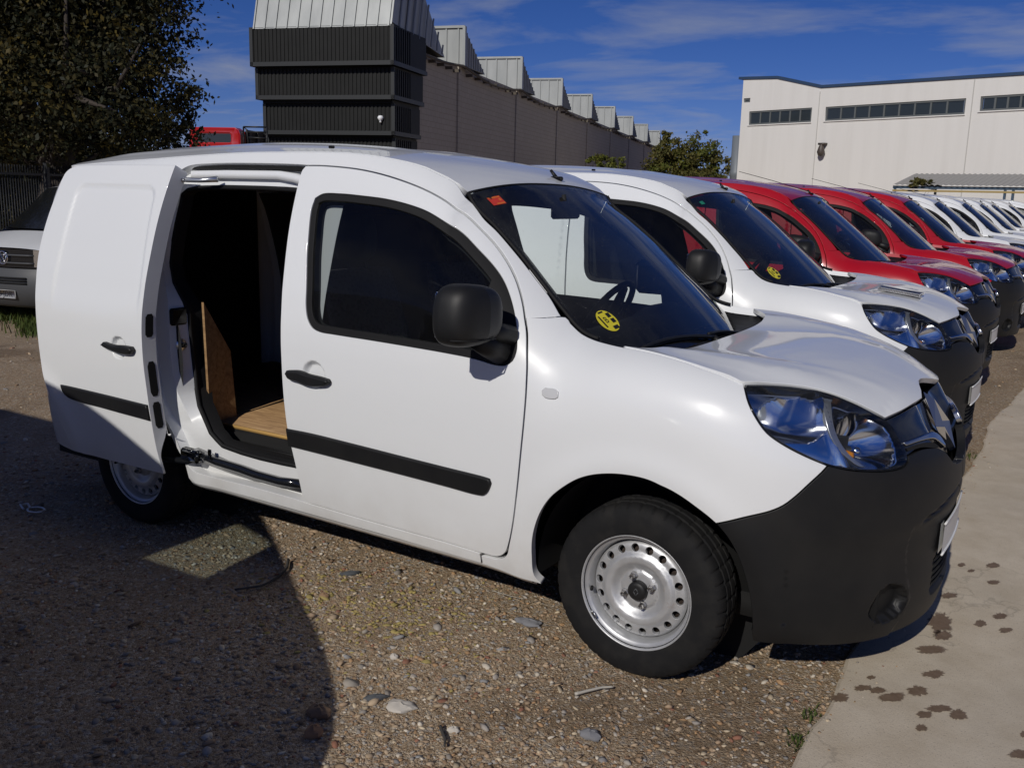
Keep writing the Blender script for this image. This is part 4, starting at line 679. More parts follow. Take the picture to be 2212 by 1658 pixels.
def add_wheel(parent, x, side, rot=0., front=True):
    global WP
    if WP is None: WP = wheel_mesh_parts()
    w = bpy.data.objects.new('wheel', None); COL.objects.link(w); w.parent = parent; w.empty_display_size = .1
    w.location = (x, side*.7605, .305); w.rotation_euler = (0, 0, 0 if side < 0 else math.pi)
    tyre, rim, cap, em, nut, va, bw, drm = WP; link('brake_drum', drm, w)
    link('tyre', tyre, w); r = link('rim', rim, w); r.rotation_euler = (0, rot, 0); link('hub_cap', cap, w); link('hub_emblem', em, w)
    for k in range(4):
        a = rot+k*math.pi/2; link('wheel_nut', nut, w, (.0545*math.cos(a), 0, .0545*math.sin(a)))
    v = link('valve', va, w); v.rotation_euler = (0, -.15, 0)
    if front: b = link('balance_weight', bw, w); a = 2.25; b.location = (-.1985*math.cos(a-1.57)*1.0, 0, -.1985*math.sin(a-1.57)*.98); b.rotation_euler = (0, math.atan2(b.location.x, -b.location.z)*-1, 0)
    return w
def text_mesh(name, body, size, mat, extr=.0005, sx=1.):
    c = bpy.data.curves.new(name, 'FONT'); c.body = body; c.size = size; c.extrude = extr; c.align_x = 'CENTER'; c.align_y = 'CENTER'; c.resolution_u = 3
    o = bpy.data.objects.new(name, c); COL.objects.link(o); bpy.context.view_layer.update()
    me = bpy.data.meshes.new_from_object(o.evaluated_get(bpy.context.evaluated_depsgraph_get())); bpy.data.objects.remove(o); me.name = name
    me.transform(Matrix.Diagonal((sx, 1, 1, 1))); me.materials.clear(); me.materials.append(mat); return me
def make_van(name, opened):
    P = MAT['paint_white']; BK = MAT['plastic_black']; van = bpy.data.objects.new(name, None); COL.objects.link(van); van.empty_display_size = .3
    D = TR['door']; lampo = TR['lamp']
    xs = np.linspace(-.40, -3.43, 46); ctop = [(x, float(zC(x))-.001) for x in xs]
    rarch = [(-2.697+.405*math.cos(a), .305+.425*math.sin(a)) for a in np.linspace(math.pi, 0, 22)]
    sill = [(-2.27, .285), (-1.891, .284), (-1.437, .278), (-1.031, .272), (-.735, .264), (-.64, .262)]
    slidebay = [(-1.70, 1.756), (-1.961, 1.760), (-2.251, 1.757), (-2.40, 1.745), (-2.462, 1.716), (-2.478, 1.66), (-2.49, 1.45), (-2.49, 1.3), (-2.47, 1.05), (-2.46, .85), (-2.43, .70), (-2.37, .53), (-2.31, .42), (-2.25, .362), (-2.18, .347), (-1.85, .345), (-1.60, .340)]
    dtop = seg(D, (-.495, 1.22), (-.495, 1.22))
    up = [p for p in D[:14]][::-1]+[D[-1]]       # from A-pillar back along the roof to the rear top corner
    low = D[24:30][::-1]                          # bottom edge, rear to front
    bay = up+slidebay+low
    ol = [(-.400, 1.226)]+ctop[1:]+[(-3.46, 1.60), (-3.47, 1.2), (-3.47, .8), (-3.45, .45), (-3.40, .30), (-3.105, .285)]+rarch+sill+[(-.64, .307)]+bay[::-1]
    # bay order: ...front-bottom -> rear -> top -> A pillar
    both(lambda: pane(MB(), ol, W, h=.035, gap=.002, depth=.07, step=.02), 'side_frame', P, van)
    # sill moulding line under the doors
    def sillm():
        mb = MB(); A = []
        for x in np.linspace(-2.28, -.42, 40):
            zz = float(np.interp(x, [-2.28, -.64, -.42], [.285, .262, .250])); w_ = float(-W(x, zz)[1])
            A.append([(x, -w_+.004, zz+.004), (x, -w_+.010, zz-.006), (x, -w_+.018, zz-.016), (x, -w_+.05, zz-.022), (x, -w_+.05, zz-.034), (x, -w_+.10, zz-.034)])
        return mb.grid(A)
    both(sillm, 'sill', P, van)
    roof_o = [(-.893, y) for y in np.linspace(-.612, .612, 25)]+[(x, float(yC(x))-.004) for x in np.linspace(-.93, -3.38, 50)]+[(-3.45, y) for y in np.linspace(.55, -.55, 20)]+[(x, -float(yC(x))+.004) for x in np.linspace(-3.38, -.93, 50)]
    def rdisp(u, v):   # pressed ribs along the roof
        return .006*sm(-1.35, -1.6, u)*sm(-3.3, -3.1, u)*(np.exp(-((np.abs(v)-.22)/.05)**2)+np.exp(-((np.abs(v)-.46)/.04)**2))
    rm = MB(); pane(rm, roof_o, TRP, h=.04, gap=.001, depth=.03, raw=True, disp=rdisp); roof = rm.build('roof', P, van)
    a = MB(); a.bbox((-.985, .19, 1.722), (-.925, .225, 1.742), .006); a.tube([(-.955, .207, 1.735), (-.985, .205, 1.770)], [.010, .007], 8)
    a.build('antenna_base', BK, roof)
    cap_ = MB(); cap_.bbox((-1.62, -.607, 1.828), (-1.595, -.590, 1.840), .003); cap_.build('roof_plug', BK, roof)
    # ---------------- windscreen: black band and glass
    ws = [(-.886, y) for y in np.linspace(-.606, .606, 25)]; wr = [(x, float(yCw(x))-.006) for x in np.linspace(-.875, -.26, 24)]
    wb = [(float(np.interp(abs(y), [0, .3, .5, .62, .70], [-.075, -.085, -.12, -.17, -.235])), y) for y in np.linspace(.70, -.70, 31)]
    wo = ws+wr+wb+[(x, -y) for x, y in wr[::-1]]
    gi = [(-.862, y) for y in np.linspace(-.575, .575, 25)]; gr = [(x, float(yCw(x))-.036) for x in np.linspace(-.84, -.34, 18)]
    gb = [(float(np.interp(abs(y), [0, .3, .5, .6, .66], [-.150, -.160, -.190, -.225, -.30])), y) for y in np.linspace(.645, -.645, 31)]
    go = gi+gr+gb+[(x, -y) for x, y in gr[::-1]]
    wm_ = MB(); pane(wm_, wo, Tws, h=.035, gap=.001, depth=.010, off=.001, raw=True); wsc = wm_.build('windscreen', MAT['glass_screen'], van)
    fm = MB(); pane(fm, wo, Tws, h=.05, gap=.002, depth=0, off=-.003, holes=[go], hgap=0, raw=True); fm.build('black_band', MAT['gloss_black'], wsc)
    sl_ = MB()
    for sg in (-1, 1): sl_.tube([(x, sg*(float(yC(x))-.003), float(zC(x))+.003) for x in np.linspace(-.888, -.25, 30)], .0075, 6)
    sl_.tube([(-.889, y, float(Troof(-.889, y)[2])+.0005) for y in np.linspace(-.61, .61, 20)], .005, 6); sl_.build('seal', MAT['rubber'], wsc)
    # ---------------- cowl and wipers
    cw = MB(); A = []
    for y in np.linspace(-.735, .735, 41):
        xa = float(np.interp(abs(y), [0, .3, .5, .62, .70, .735], [-.095, -.105, -.14, -.185, -.25, -.30])); za = float(Tws(xa, np.clip(y, -.70, .70))[2])+.004
        xb = float(np.interp(abs(y), [0, .45, .6, .72], [-.005, -.005, -.03, -.12])); zb = float(Thood(xb, y)[2])-.035
        if abs(y) > .705: za = float(zC(xa))-.012
        A.append([(xa-.02, y, za-.03), (xa, y, za), (xa*.6+xb*.4, y, za*.6+zb*.4-.010), (xa*.3+xb*.7, y, za*.3+zb*.7-.012), (xb, y, zb), (xb+.05, y, zb-.03)])
    cw.grid(A, flip=True); cow = cw.build('cowl', BK, van)
    for (px0, py0, px1, py1) in ((-.085, .52, -.105, .02), (-.088, .04, -.168, -.52)):
        wpm = MB(); S0 = np.array([px0, py0]); S1 = np.array([px1, py1]); pts = []
        for t_ in np.linspace(0, 1, 14): q = S0+(S1-S0)*t_; q[0] -= .004*math.sin(math.pi*t_); pts.append(tuple(Tws(q[0], q[1])+[0, 0, .020]))
        wpm.tube(pts, [.010]*4+[.0075]*10, 6); m_ = [np.array(p)-[.004, 0, .011] for p in pts[3:]]; wpm.tube(m_, .0045, 5); wpm.tube([np.array(pts[0])+[.03, 0, -.02], pts[0]], .014, 8)
        wpm.build('wiper', BK, cow)
    # ---------------- bonnet
    hr = [(float(np.interp(abs(y), [0, .3, .5, .6, .68, .735], [-.040, -.038, -.030, -.045, -.085, -.150])), y) for y in np.linspace(-.733, .733, 37)]
    hs_ = [(x, float(yH(x))-.001) for x in np.linspace(-.13, .30, 22)]+[(x, y-.001) for x, y in zip((.315, .345, .377, .42, .466, .51, .553, .587, .619, .65, .677, .702), (.772, .738, .707, .669, .635, .608, .586, .569, .553, .537, .519, .497))]
    hf = [(.722, .44), (.736, .393), (.746, .35), (.754, .307), (.763, .255), (.770, .204), (.757, .14), (.740, .08), (.730, .03), (.728, 0)]
    ho = hr+hs_+hf+[(x, -y) for x, y in (hs_+hf[:-1])[::-1]]
    def hd(u, v): return .0025*np.exp(-((np.abs(v)-(.62-.30*np.clip((u-.0)/.7, 0, 1)))/.035)**2)*sm(-.05, .1, u)*sm(.74, .6, u)
    hm = MB(); pane(hm, ho, Thood, h=.026, gap=.003, depth=.022, raw=True, disp=hd); hm.build('bonnet', P, van)
    # ---------------- front wing
    Cf = [(x, float(zC(x))-.001) for x in np.linspace(-.39, .30, 30)]
    lampout = lampo[16:][::-1]; lampout = [lampo[0]]+lampo[-1:14:-1]
    wing = [(-.492, 1.226)]+[(-.44, 1.226)]+Cf+[(.345, 1.078)]+lampout[1:]+TR['bumptop'][::-1][1:-1]+TR['arch'][:18][::-1]+[(-.42, .243), (-.638, .260), (-.638, .300), (-.62, .303)]+[(x+.001, z-.004) for x, z in ((-.561, .309), (-.52, .335))]+[(x+.001, z) for x, z in D[13:22][::-1]]
    both(lambda: pane(MB(), wing, W, h=.03, gap=.0022, depth=.035), 'front_wing', P, van)
    both(lambda: pane(MB(), [(-0.372,0.985),(-0.362,0.996),(-0.322,0.995),(-0.308,0.987),(-0.307,0.969),(-0.317,0.962),(-0.357,0.962),(-0.369,0.97)], W, h=.008, gap=0, depth=.008, off=.006, bevel=.003), 'side_repeater', MAT['repeater_lens'], van)
    # ---------------- headlamps
    def band(s0, s1, z0, z1): pass
    for sd_ in (False, True):
        lens = MB(); pane(lens, lampo, W, h=.025, gap=.0035, depth=.012, off=.001, bevel=.004); hl = lens.build('headlight', MAT['glass_lamp'], van, mirror=sd_)
        rim_ = MB(); pane(rim_, lampo, W, h=.05, gap=.0005, depth=.03, off=-.004, holes=[[tuple(np.array(p)) for p in resample(lampo, .018)+inward(resample(lampo, .018))*(-.007 if area2(resample(lampo, .018)) < 0 else .007)]], hgap=0); rim_.build('lamp_seal', MAT['gloss_black'], hl, mirror=sd_)
        def bowl_disp(u, v):
            d = -.024-.085*np.clip(1-((u-.795)/.128)**2-((v-.910)/.095)**2, 0, 1)-.052*np.clip(1-((u-.52)/.135)**2-((v-.985)/.072)**2, 0, 1)
            return d+.012*np.exp(-((u-.665+.10*(v-.94))/.022)**2)
        bk_ = MB(); pane(bk_, lampo, W, h=.0065, gap=.004, depth=.0, disp=bowl_disp); bk_.build('reflector', MAT['reflector'], hl, mirror=sd_)
        wl = MB(); lp = resample(lampo, .018)
        if area2(lp) < 0: lp = lp[::-1]
        lp = lp+inward(lp)*.004; p0, n0 = frame(W, lp); A = np.stack([np.vstack([p0, p0[:1]])-.004*np.vstack([n0, n0[:1]]), np.vstack([p0, p0[:1]])-.05*np.vstack([n0, n0[:1]])], 1); wl.grid(A); wl.build('lamp_housing', MAT['satin_silver'], hl, mirror=sd_)
        arc = [(.655, 1.045), (.642, 1.0), (.645, .95), (.662, .90), (.70, .855), (.73, .835), (.748, .835), (.70, .88), (.678, .93), (.672, .985), (.685, 1.03), (.70, 1.038)]
        rg = MB(); pane(rg, arc, W, h=.015, gap=0, depth=.02, off=-.012, bevel=.003); rg.build('lamp_divider', MAT['satin_silver'], hl, mirror=sd_)
        lb = MB(); c_, n_ = frame(W, np.array([[.79, .905]])); c_ = c_[0]-n_[0]*.105; fx = n_[0]*.3+np.array([.95, -.25, 0])*.7; lb.lathe([(0, .045), (.012, .043), (.017, .03), (.017, 0)], 14, o=c_, ax=fx); lb.build('bulb', MAT['chrome'], hl, mirror=sd_)
        ia = MB(); c_, n_ = frame(W, np.array([[.735, .885]])); c_ = c_[0]-n_[0]*.085; ia.lathe([(0, .04), (.012, .037), (.018, .02), (.018, 0)], 12, o=c_, ax=fx); ia.build('indicator_bulb', MAT['lamp_amber'], hl, mirror=sd_)
    # ---------------- front bumper (both halves in one moulding)
    blow = [(.383, .213), (.439, .213), (.524, .209), (.664, .203), (.792, .20), (.903, .20), (1.1, .20), (SMAX, .20)]
    lampbot = lampo[9:16][::-1]
    gl_ = [(.945, .853), (1.02, .860), (1.09, .853), (1.14, .842), (1.18, .815), (1.23, .775), (1.30, .755), (SMAX, .750)]
    bo = TR['bumptop'][:-1]+lampbot+gl_+[(SMAX, .5)]+blow[::-1]+TR['arch'][18:][::-1]
    def bd(u, v):
        # lower intake, fog pocket, centre groove
        fog = -.040*(1-sm(-.004, .006, np.hypot((u-.885)/1.0, (v-.338)/.74)-.088))*sm(.80, .86, u+(.36-v)*.6)
        inta = -.055*(1-sm(-.008, .008, rbox(u, v, SMAX, .365, .19, .075, .04)))
        gp = np.interp(u, [1.0, 1.02, 1.10, 1.18, 1.26, SMAX], [.606, .612, .627, .642, .655, .662]); gro = -.014*np.exp(-((v-gp)/.008)**2)*sm(.99, 1.05, u)
        lip = .010*sm(.005, -.012, v-gp)*sm(1.0, 1.1, u)*sm(.53, .60, v)
        pan = -.006*sm(-.006, .006, u-np.interp(v, [.18, .28, .33, .44, .53, .60], [.908, .984, 1.003, .965, .951, .96]))*sm(.615, .58, v)
        return fog+inta+gro-lip*.5+pan
    bm = MB(); pane(bm, bo, W, h=.014, gap=.0022, depth=.03, disp=bd, corner=35.)
    bm2 = MB(); bm2.v = bm.v; bm2.f = bm.f; bm2.n = bm.n; bm2.mi = bm.mi; bm2.k = bm.k
    V = np.vstack(bm.v)*[1, -1, 1]; Nn = np.vstack(bm.n)*[1, -1, 1]; F = [f[::-1] for f in bm.f]; bm.add(V, F, Nn); bump = bm.build('front_bumper', BK, van)
    im = MB()
    for k in range(5): z = .315+k*.024; im.tube([(float(W(s, z)[0])-.02, sg*float(-W(s, z)[1]), z) for sg, s in [(-1, q) for q in np.linspace(1.20, SMAX, 8)]+[(1, q) for q in np.linspace(SMAX, 1.20, 8)]], .006, 5)
    im.build('intake_grille', MAT['under_black'], bump)
    pl = MB(); A = []
    for y in np.linspace(-.23, .23, 13): A.append([(.898-.15*y*y, y, z) for z in (.452, .562)])
    pl.grid(A, flip=False); A2 = [[(p[0]-.012, p[1], p[2]) for p in r] for r in A]; pl.grid(A2, flip=True)
    pl.tube([(.899-.15*y*y, y, .450) for y in np.linspace(-.232, .232, 13)], .004, 6); pl.tube([(.899-.15*y*y, y, .564) for y in np.linspace(-.232, .232, 13)], .004, 6); pl.build('number_plate', MAT['plate_white'], bump)
    # ---------------- grille with bright bars and diamond badge
    go_ = [(.903, .965), (.932, .932), (.944, .896), (.940, .853)]+[(.945, .851)]+[(u, v+.004) for u, v in gl_[1:]]+[(SMAX, .985), (1.29, .985), (1.188, .989), (1.091, .984), (1.006, .976)]
    gm = MB(); pane(gm, go_, W, h=.014, gap=.002, depth=.03, off=-.010, corner=35., disp=lambda u, v: -.042*sm(1.12, 1.24, u)); V = np.vstack(gm.v)*[1, -1, 1]; Nn = np.vstack(gm.n)*[1, -1, 1]; F = [f[::-1] for f in gm.f]; gm.add(V, F, Nn); gr_ = gm.build('grille', MAT['gloss_black'], van)
    both(lambda: pane(MB(), [(0.938, 0.893), (1.032, 0.897), (1.10, .898), (1.145, 0.895), (1.172, 0.880), (1.185, .845), (1.176, .838), (1.158, .852), (1.130, 0.872), (1.041, 0.881), (0.946, 0.879)], W, h=.012, gap=0, depth=.02, off=.004, bevel=.005), 'grille_bar', MAT['bar_chrome'], gr_)
    slot = [(.95, .874), (1.041, .876), (1.12, .866), (1.15, .848), (1.13, .846), (1.04, .864), (.952, .864)]
    both(lambda: pane(MB(), slot, W, h=.02, gap=0, depth=0, off=-.006), 'grille_slot', MAT['under_black'], gr_)
    dm = MB(); hx, hz, cz = .080, .108, .872
    def nose(y, z, o=0.): z_ = min(z, .985); N_ = float(Nf(z_)); return (XS+(N_-XS)*(1-(abs(y)/float(w0(.5, z_)))**QN)**(1/PN)+o, y, z)
    oc = [(0, hz), (hx, 0), (0, -hz), (-hx, 0)]; ic = [(0, hz*.52), (hx*.46, 0), (0, -hz*.52), (-hx*.46, 0)]; mc = [(0, hz*.80), (hx*.78, 0), (0, -hz*.80), (-hx*.78, 0)]
    V = [nose(y, cz+z, -.050) for y, z in oc]+[nose(y, cz+z, -.024) for y, z in mc]+[nose(y, cz+z, -.050) for y, z in ic]
    dm.add(V, [(k, (k+1) % 4, 4+(k+1) % 4, 4+k) for k in range(4)]+[(4+k, 4+(k+1) % 4, 8+(k+1) % 4, 8+k) for k in range(4)]); dm.build('diamond_badge', MAT['chrome'], gr_, smooth=False)
    # ---------------- doors
    def door_parts(mir):
        rim_ = TR['win']; cup = cup_disp(-1.437, .912, .060, .058, .024)
        def dd(u, v): return cup(u, v)-.006*np.exp(-((v-1.035)/.03)**2)*0+.004*sm(1.0, .93, v)*sm(.70, .80, v)*0
        mb = MB(); pane(mb, [p for p in D], W, h=.032, gap=.0025, depth=.045, holes=[rim_], hgap=0, disp=dd, refine=[((-1.437, .912), (.085, .085), .008)]); d = mb.build('front_door', P, van, mirror=mir)
        rr = resample(rim_, .018)
        if area2(rr) < 0: rr = rr[::-1]
        gl_i = rr+inward(rr)*.030
        # the quarter panel that carries the mirror is part of the frame
        keep = [tuple(p) for p in gl_i if not (p[0] > -.652 and p[1] < 1.36)]
        kk = resample(keep, .018)
        if area2(kk) < 0: kk = kk[::-1]
        fr_ = MB(); pane(fr_, [tuple(p) for p in rr], W, h=.03, gap=-.001, depth=.012, off=-.004, holes=[[tuple(p) for p in kk]], hgap=0, bevel=.004, raw=True); fr_.build('window_frame', MAT['rubber'], d, mirror=mir)
        wg = MB(); pane(wg, [tuple(p) for p in kk+inward(kk)*-.006], W, h=.05, gap=0, depth=.0, off=-.012, raw=True); (None if (mir and opened) else wg.build('window_glass', MAT['glass_side'], d, mirror=mir))
        st_ = MB(); pane(st_, TR['strip'], W, h=.03, gap=0, depth=.016, off=.014, bevel=.007); st_.build('rubbing_strip', BK, d, mirror=mir)
        hn = MB(); pane(hn, TR['handle'], W, h=.012, gap=0, depth=.028, off=.030, bevel=.010, step=.01); hn.build('door_handle', BK, d, mirror=mir)
        cd_ = MB(); pane(cd_, D, W, h=.06, gap=.02, depth=0, off=-.05, holes=[[tuple(p) for p in kk]], hgap=0); cd_.build('door_card', MAT['interior_dark'], d, mirror=mir)
        return d
    dr, dl = door_parts(False), door_parts(True)
    # ---------------- mirrors
    for sg in (-1, 1):
        if opened and sg > 0: continue      # far mirror of the nearest van is folded flat, see below
        m = MB(); A = []; e = 3.3
        cx_, cy_, cz_ = -.578, 1.062, 1.252
        for i in range(25):
            ph = -math.pi/2+math.pi*i/24; row = []
            for j in range(33):
                th = 2*math.pi*j/32; f = lambda a: math.copysign(abs(a)**(2/e), a)
                x = f(math.cos(ph))*f(math.cos(th)); y = f(math.cos(ph))*f(math.sin(th)); z = f(math.sin(ph))
                x_ = .094*x if x > 0 else .058*x
                yy = .128*y*(1-.10*max(z, 0)); zz_ = .104*z*(1+.10*y)
                row.append((cx_+x_-.22*max(y, 0)*.12, sg*(cy_+yy), cz_+zz_))
            A.append(row)
        m.grid(A, flip=sg < 0); mo = m.build('door_mirror', BK, van)
        mg = MB(); mg.bbox((cx_-.068, sg*cy_-.10, cz_-.078), (cx_-.060, sg*cy_+.10, cz_+.078), .02); mg.build('mirror_glass', MAT['chrome'], mo)
        ar = MB(); ar.tube([(-.555, sg*.885, 1.105), (-.565, sg*.94, 1.125), (-.575, sg*1.0, 1.165)], [.050, .042, .045], 12); ar.tube([(-.53, sg*.86, 1.16), (-.545, sg*.93, 1.18), (-.56, sg*.99, 1.20)], [.040, .034, .034], 12); ar.build('mirror_arm', BK, mo)
        gv = MB(); zs = np.linspace(-.095, .09, 14); gv.tube([(cx_+.02, sg*(cy_+.128), cz_-.075), (cx_+.075, sg*(cy_+.06), cz_-.080), (cx_+.085, sg*(cy_-.05), cz_-.080)], .003, 5); gv.build('mirror_groove', MAT['rubber'], mo)
    if opened:
        m = MB(); m.bbox((-.86, .905, 1.155), (-.62, .965, 1.335), .03); mo = m.build('door_mirror', BK, van); m = MB(); m.tube([(-.60, .89, 1.10), (-.63, .93, 1.17)], .04, 10); m.build('mirror_arm', BK, mo)
    # ---------------- sliding doors
    def slide_door(mir, moved):
        sh = np.array([SLX, 0.]); O = [tuple(np.array(p)+sh) for p in TR['slide']]
        if not moved: O = [(x-.004, z) for x, z in D[29:][::-1]]+[(-1.68, 1.752)]; O = [(x-.005, z) for x, z in D[30:45]][::-1]+[(-1.60, .344), (-1.85, .347), (-2.18, .349)]+[tuple(np.array(p)+sh) for p in TR['slide'][14:]]+[(-1.70, 1.752)]
        hc = np.array([-2.525+SLX, .925])
        cupd = cup_disp(hc[0], hc[1], .055, .052, .022)
        def dd(u, v): return cupd(u, v)-.009*(1-sm(-.014, .010, rbox(u, v, -2.705+SLX, 1.30, .318-.03*np.clip((np.asarray(v)-1.2)/.4, 0, 1), .352, .06)))*sm(1.04, 1.22, v)
        mb = MB(); pane(mb, O, W, h=.014 if moved else .026, gap=.0025, depth=(lambda u, v: .012+.063*sm(.42, .56, v)) if moved else .04, disp=dd, refine=[(tuple(hc), (.08, .08), .008)], corner=38.); d = mb.build('sliding_door', P, van, mirror=mir)
        st_ = MB(); pane(st_, [tuple(np.array(p)+sh) for p in TR['sstrip']], W, h=.03, gap=0, depth=.016, off=.014, bevel=.007); parts = [st_.build('rubbing_strip', BK, d, mirror=mir)]
        hn = MB(); pane(hn, [tuple(np.array(p)+sh) for p in TR['shandle']], W, h=.012, gap=0, depth=.028, off=.030, bevel=.010, step=.01); hn.build('door_handle', BK, d, mirror=mir)
        ic_ = MB(); pane(ic_, [(x, max(z, .52)) for x, z in O] if moved else O, W, h=.06, gap=.004, depth=0, off=-.074 if moved else -.055); ic_.build('inner_panel', P if moved else MAT['interior_dark'], d, mirror=mir)
        if moved:
            for (z0, z1) in ((.985, 1.09), (.715, .875), (.565, .688)):
                e_ = MB(); A = []
                for z in np.linspace(z0, z1, 9):
                    k = min(1, min(z-z0, z1-z)/.018+.35); xx = float(np.interp(z, [p[1] for p in TR['slide'][10::-1]], [p[0] for p in TR['slide'][10::-1]]))+SLX-.0012; w_ = float(-W(xx, z)[1])
                    A.append([(xx, -w_+.020+.014*(1-k), z), (xx, -w_+.062-.014*(1-k), z)])
                e_.grid(A, flip=True); e_.build('edge_slot', MAT['under_black'], d)
            d.location = (-SLX, -SLY, 0)
        return d
    slide_door(False, opened); slide_door(True, False)
    # ---------------- cargo bay, cabin
    cab = MB()
    if opened:
        O_ = [(-1.60,1.752),(-1.80,1.757),(-1.961,1.762),(-2.251,1.760),(-2.40,1.748),(-2.462,1.720),(-2.480,1.66),(-2.490,1.56),(-2.494,1.41),(-2.494,1.31),(-2.489,1.215),(-2.479,1.13),(-2.474,1.07),(-2.466,.89),(-2.454,.80),(-2.436,.71),(-2.404,.62),(-2.364,.51),(-2.314,.416),(-2.25,.358),(-2.18,.343),(-2.0,.342),(-1.85,.341),(-1.55,.332)]
        K_ = [(-1.60,1.70),(-1.80,1.705),(-1.961,1.705),(-2.251,1.702),(-2.38,1.69),(-2.44,1.665),(-2.455,1.62),(-2.46,1.56),(-2.47,1.41),(-2.465,1.31),(-2.44,1.215),(-2.40,1.13),(-2.39,1.07),(-2.385,.89),(-2.38,.80),(-2.35,.71),(-2.29,.62),(-2.22,.51),(-2.16,.45),(-2.09,.42),(-2.0,.41),(-1.9,.41),(-1.8,.41),(-1.55,.41)]
        I_ = [(-1.66,1.655,-.06),(-1.796,1.660,-.06),(-1.932,1.662,-.06),(-2.172,1.662,-.06),(-2.352,1.656,-.06),(-2.419,1.645,-.06),(-2.447,1.623,-.06),(-2.448,1.575,-.065),(-2.465,1.411,-.08),(-2.481,1.308,-.10),(-2.46,1.217,-.12),(-2.395,1.13,-.14),(-2.377,1.067,-.16),(-2.372,.889,-.17),(-2.365,.807,-.17),(-2.335,.715,-.155),(-2.27,.643,-.11),(-2.157,.539,-.06),(-2.12,.51,-.06),(-2.086,.487,-.06),(-1.969,.475,-.06),(-1.85,.470,-.06),(-1.72,.470,-.06),(-1.55,.475,-.06)]
        def on(L_, off=None):
            q_ = np.array([p[:2] for p in L_]); o_ = np.array([p[2] if len(p) > 2 else off for p in L_]); tt = np.arange(len(q_)); t2 = np.linspace(0, len(q_)-1, 93); q2 = np.stack([np.interp(t2, tt, q_[:, i]) for i in (0, 1)], 1); o2 = np.interp(t2, tt, o_); p_, n_ = frame(W, q2); n_[:, 2] *= .3; n_ /= np.linalg.norm(n_, axis=1)[:, None]; return p_+n_*o2[:, None]
        ro, rk, ri = on(O_, -.048), on(K_, -.055), on(I_); jm = MB(); jm.grid(np.stack([ro, rk, ri], 1), flip=True); jb = jm.build('door_jamb', P, van, sharp=32); jl = MB(); jl.grid(np.stack([ri, ri+(ri-rk)*.2+[0, .02, 0], ri+(ri-rk)*.3+[0, .06, 0]], 1), flip=True); jl.build('seal_lip', MAT['rubber'], jb)
        pm = MB(); pane(pm, [(-1.58, .45), (-1.45, .45), (-1.45, 1.70), (-1.60, 1.70)], W, h=.06, gap=0, depth=0, off=-.058, step=.05); pm.build('b_pillar', P, jb)
        sl = MB(); sl.tube(ri, .011, 8); sl.build('door_seal', MAT['rubber'], jb)
        ur = MB(); A = [[(x, y+o_[0], z+o_[1]) for o_ in ((.02, .022), (-.012, .018), (-.014, -.016), (.02, -.018))] for x, y, z in [(-2.40, -.672, 1.706), (-2.17, -.678, 1.710), (-1.84, -.678, 1.710), (-1.74, -.684, 1.699), (-1.69, -.69, 1.688)]]; ur.grid(A, flip=True); ur.build('upper_rail', P, jb)
        ut = MB(); ut.tube([(-2.475, -.665, 1.738), (-2.19, -.668, 1.746), (-1.90, -.668, 1.746), (-1.69, -.672, 1.738)], .012, 6); ut.build('rail_track', MAT['under_black'], jb)
        lr = MB(); lr.tube([(-2.25, -.862, .436), (-2.10, -.850, .414), (-1.95, -.846, .405), (-1.856, -.842, .394), (-1.716, -.840, .390), (-1.58, -.842, .402)], .022, 6); lr.tube([(-2.25, -.845, .430), (-2.05, -.82, .396), (-1.85, -.80, .372), (-1.6, -.80, .372)], .03, 6)
        lr.bbox((-2.14, -.875, .425), (-2.115, -.868, .475), .004); lr.build('lower_rail', MAT['gloss_black'], jb)
        la = MB(); la.tube([(-2.60, -.93, .40), (-2.42, -.90, .385), (-2.26, -.88, .40), (-2.18, -.855, .43)], [.016, .014, .018, .02], 8); la.bbox((-2.30, -.905, .40), (-2.18, -.86, .462), .012); la.build('roller_arm', MAT['gloss_black'], jb)
        ua = MB(); ua.tube([(-2.46, -.79, 1.700), (-2.36, -.775, 1.684), (-2.26, -.75, 1.682), (-2.18, -.72, 1.69)], [.014, .012, .010, .014], 8); ua.bbox((-2.40, -.79, 1.672), (-2.33, -.765, 1.692), .004); ua.build('upper_arm', MAT['satin_silver'], jb)
        ct = MB(); ct.lathe([(0, .008), (.026, .007), (.030, 0)], 20, o=(-2.378, -.80, .925), ax=(1, -.08, 0)); ct.build('striker_plate', MAT['satin_silver'], jb); ct = MB(); ct.bbox((-2.372, -.815, .915), (-2.35, -.785, .935), .004); ct.build('striker', MAT['under_black'], jb)
        sb = MB(); sb.bbox((-2.39, -.855, 1.02), (-2.366, -.765, 1.10), .008); sb.build('rail_cover', MAT['under_black'], jb)
        tr_ = MB(); A = [[(x, -.80, .488), (x, -.79, .482), (x, -.77, .479), (x, -.70, .479), (x, -.685, .485), (x, -.68, .52), (x, -.60, .53)] for x in np.linspace(-2.23, -1.5, 12)]; tr_.grid(A, flip=True)
        for yy in (-.76, -.735, -.71): tr_.tube([(-2.12, yy, .481), (-1.5, yy, .481)], .005, 5)
        tr_.build('step_tray', BK, van)
        fl = MB(); fl.box((-3.30, -.66, .522), (-1.45, .66, .540)); fl.build('cargo_floor', MAT['plywood'], van); fe = MB(); fe.box((-2.30, -.668, .523), (-1.45, -.661, .5395)); fe.build('floor_edge', MAT['plywood_edge'], van)
        bd_ = MB(); bd_.add([(-2.300, -.712, .541), (-2.315, -.535, .541), (-2.36, -.52, .86), (-2.33, -.70, 1.12), (-2.315, -.712, .541), (-2.33, -.535, .541), (-2.375, -.52, .86), (-2.345, -.70, 1.12)], [(0, 1, 2, 3), (7, 6, 5, 4), (0, 3, 7, 4), (1, 5, 6, 2), (3, 2, 6, 7)]); bd_.build('lining_board', MAT['plywood'], van, smooth=False)
    li = MB()
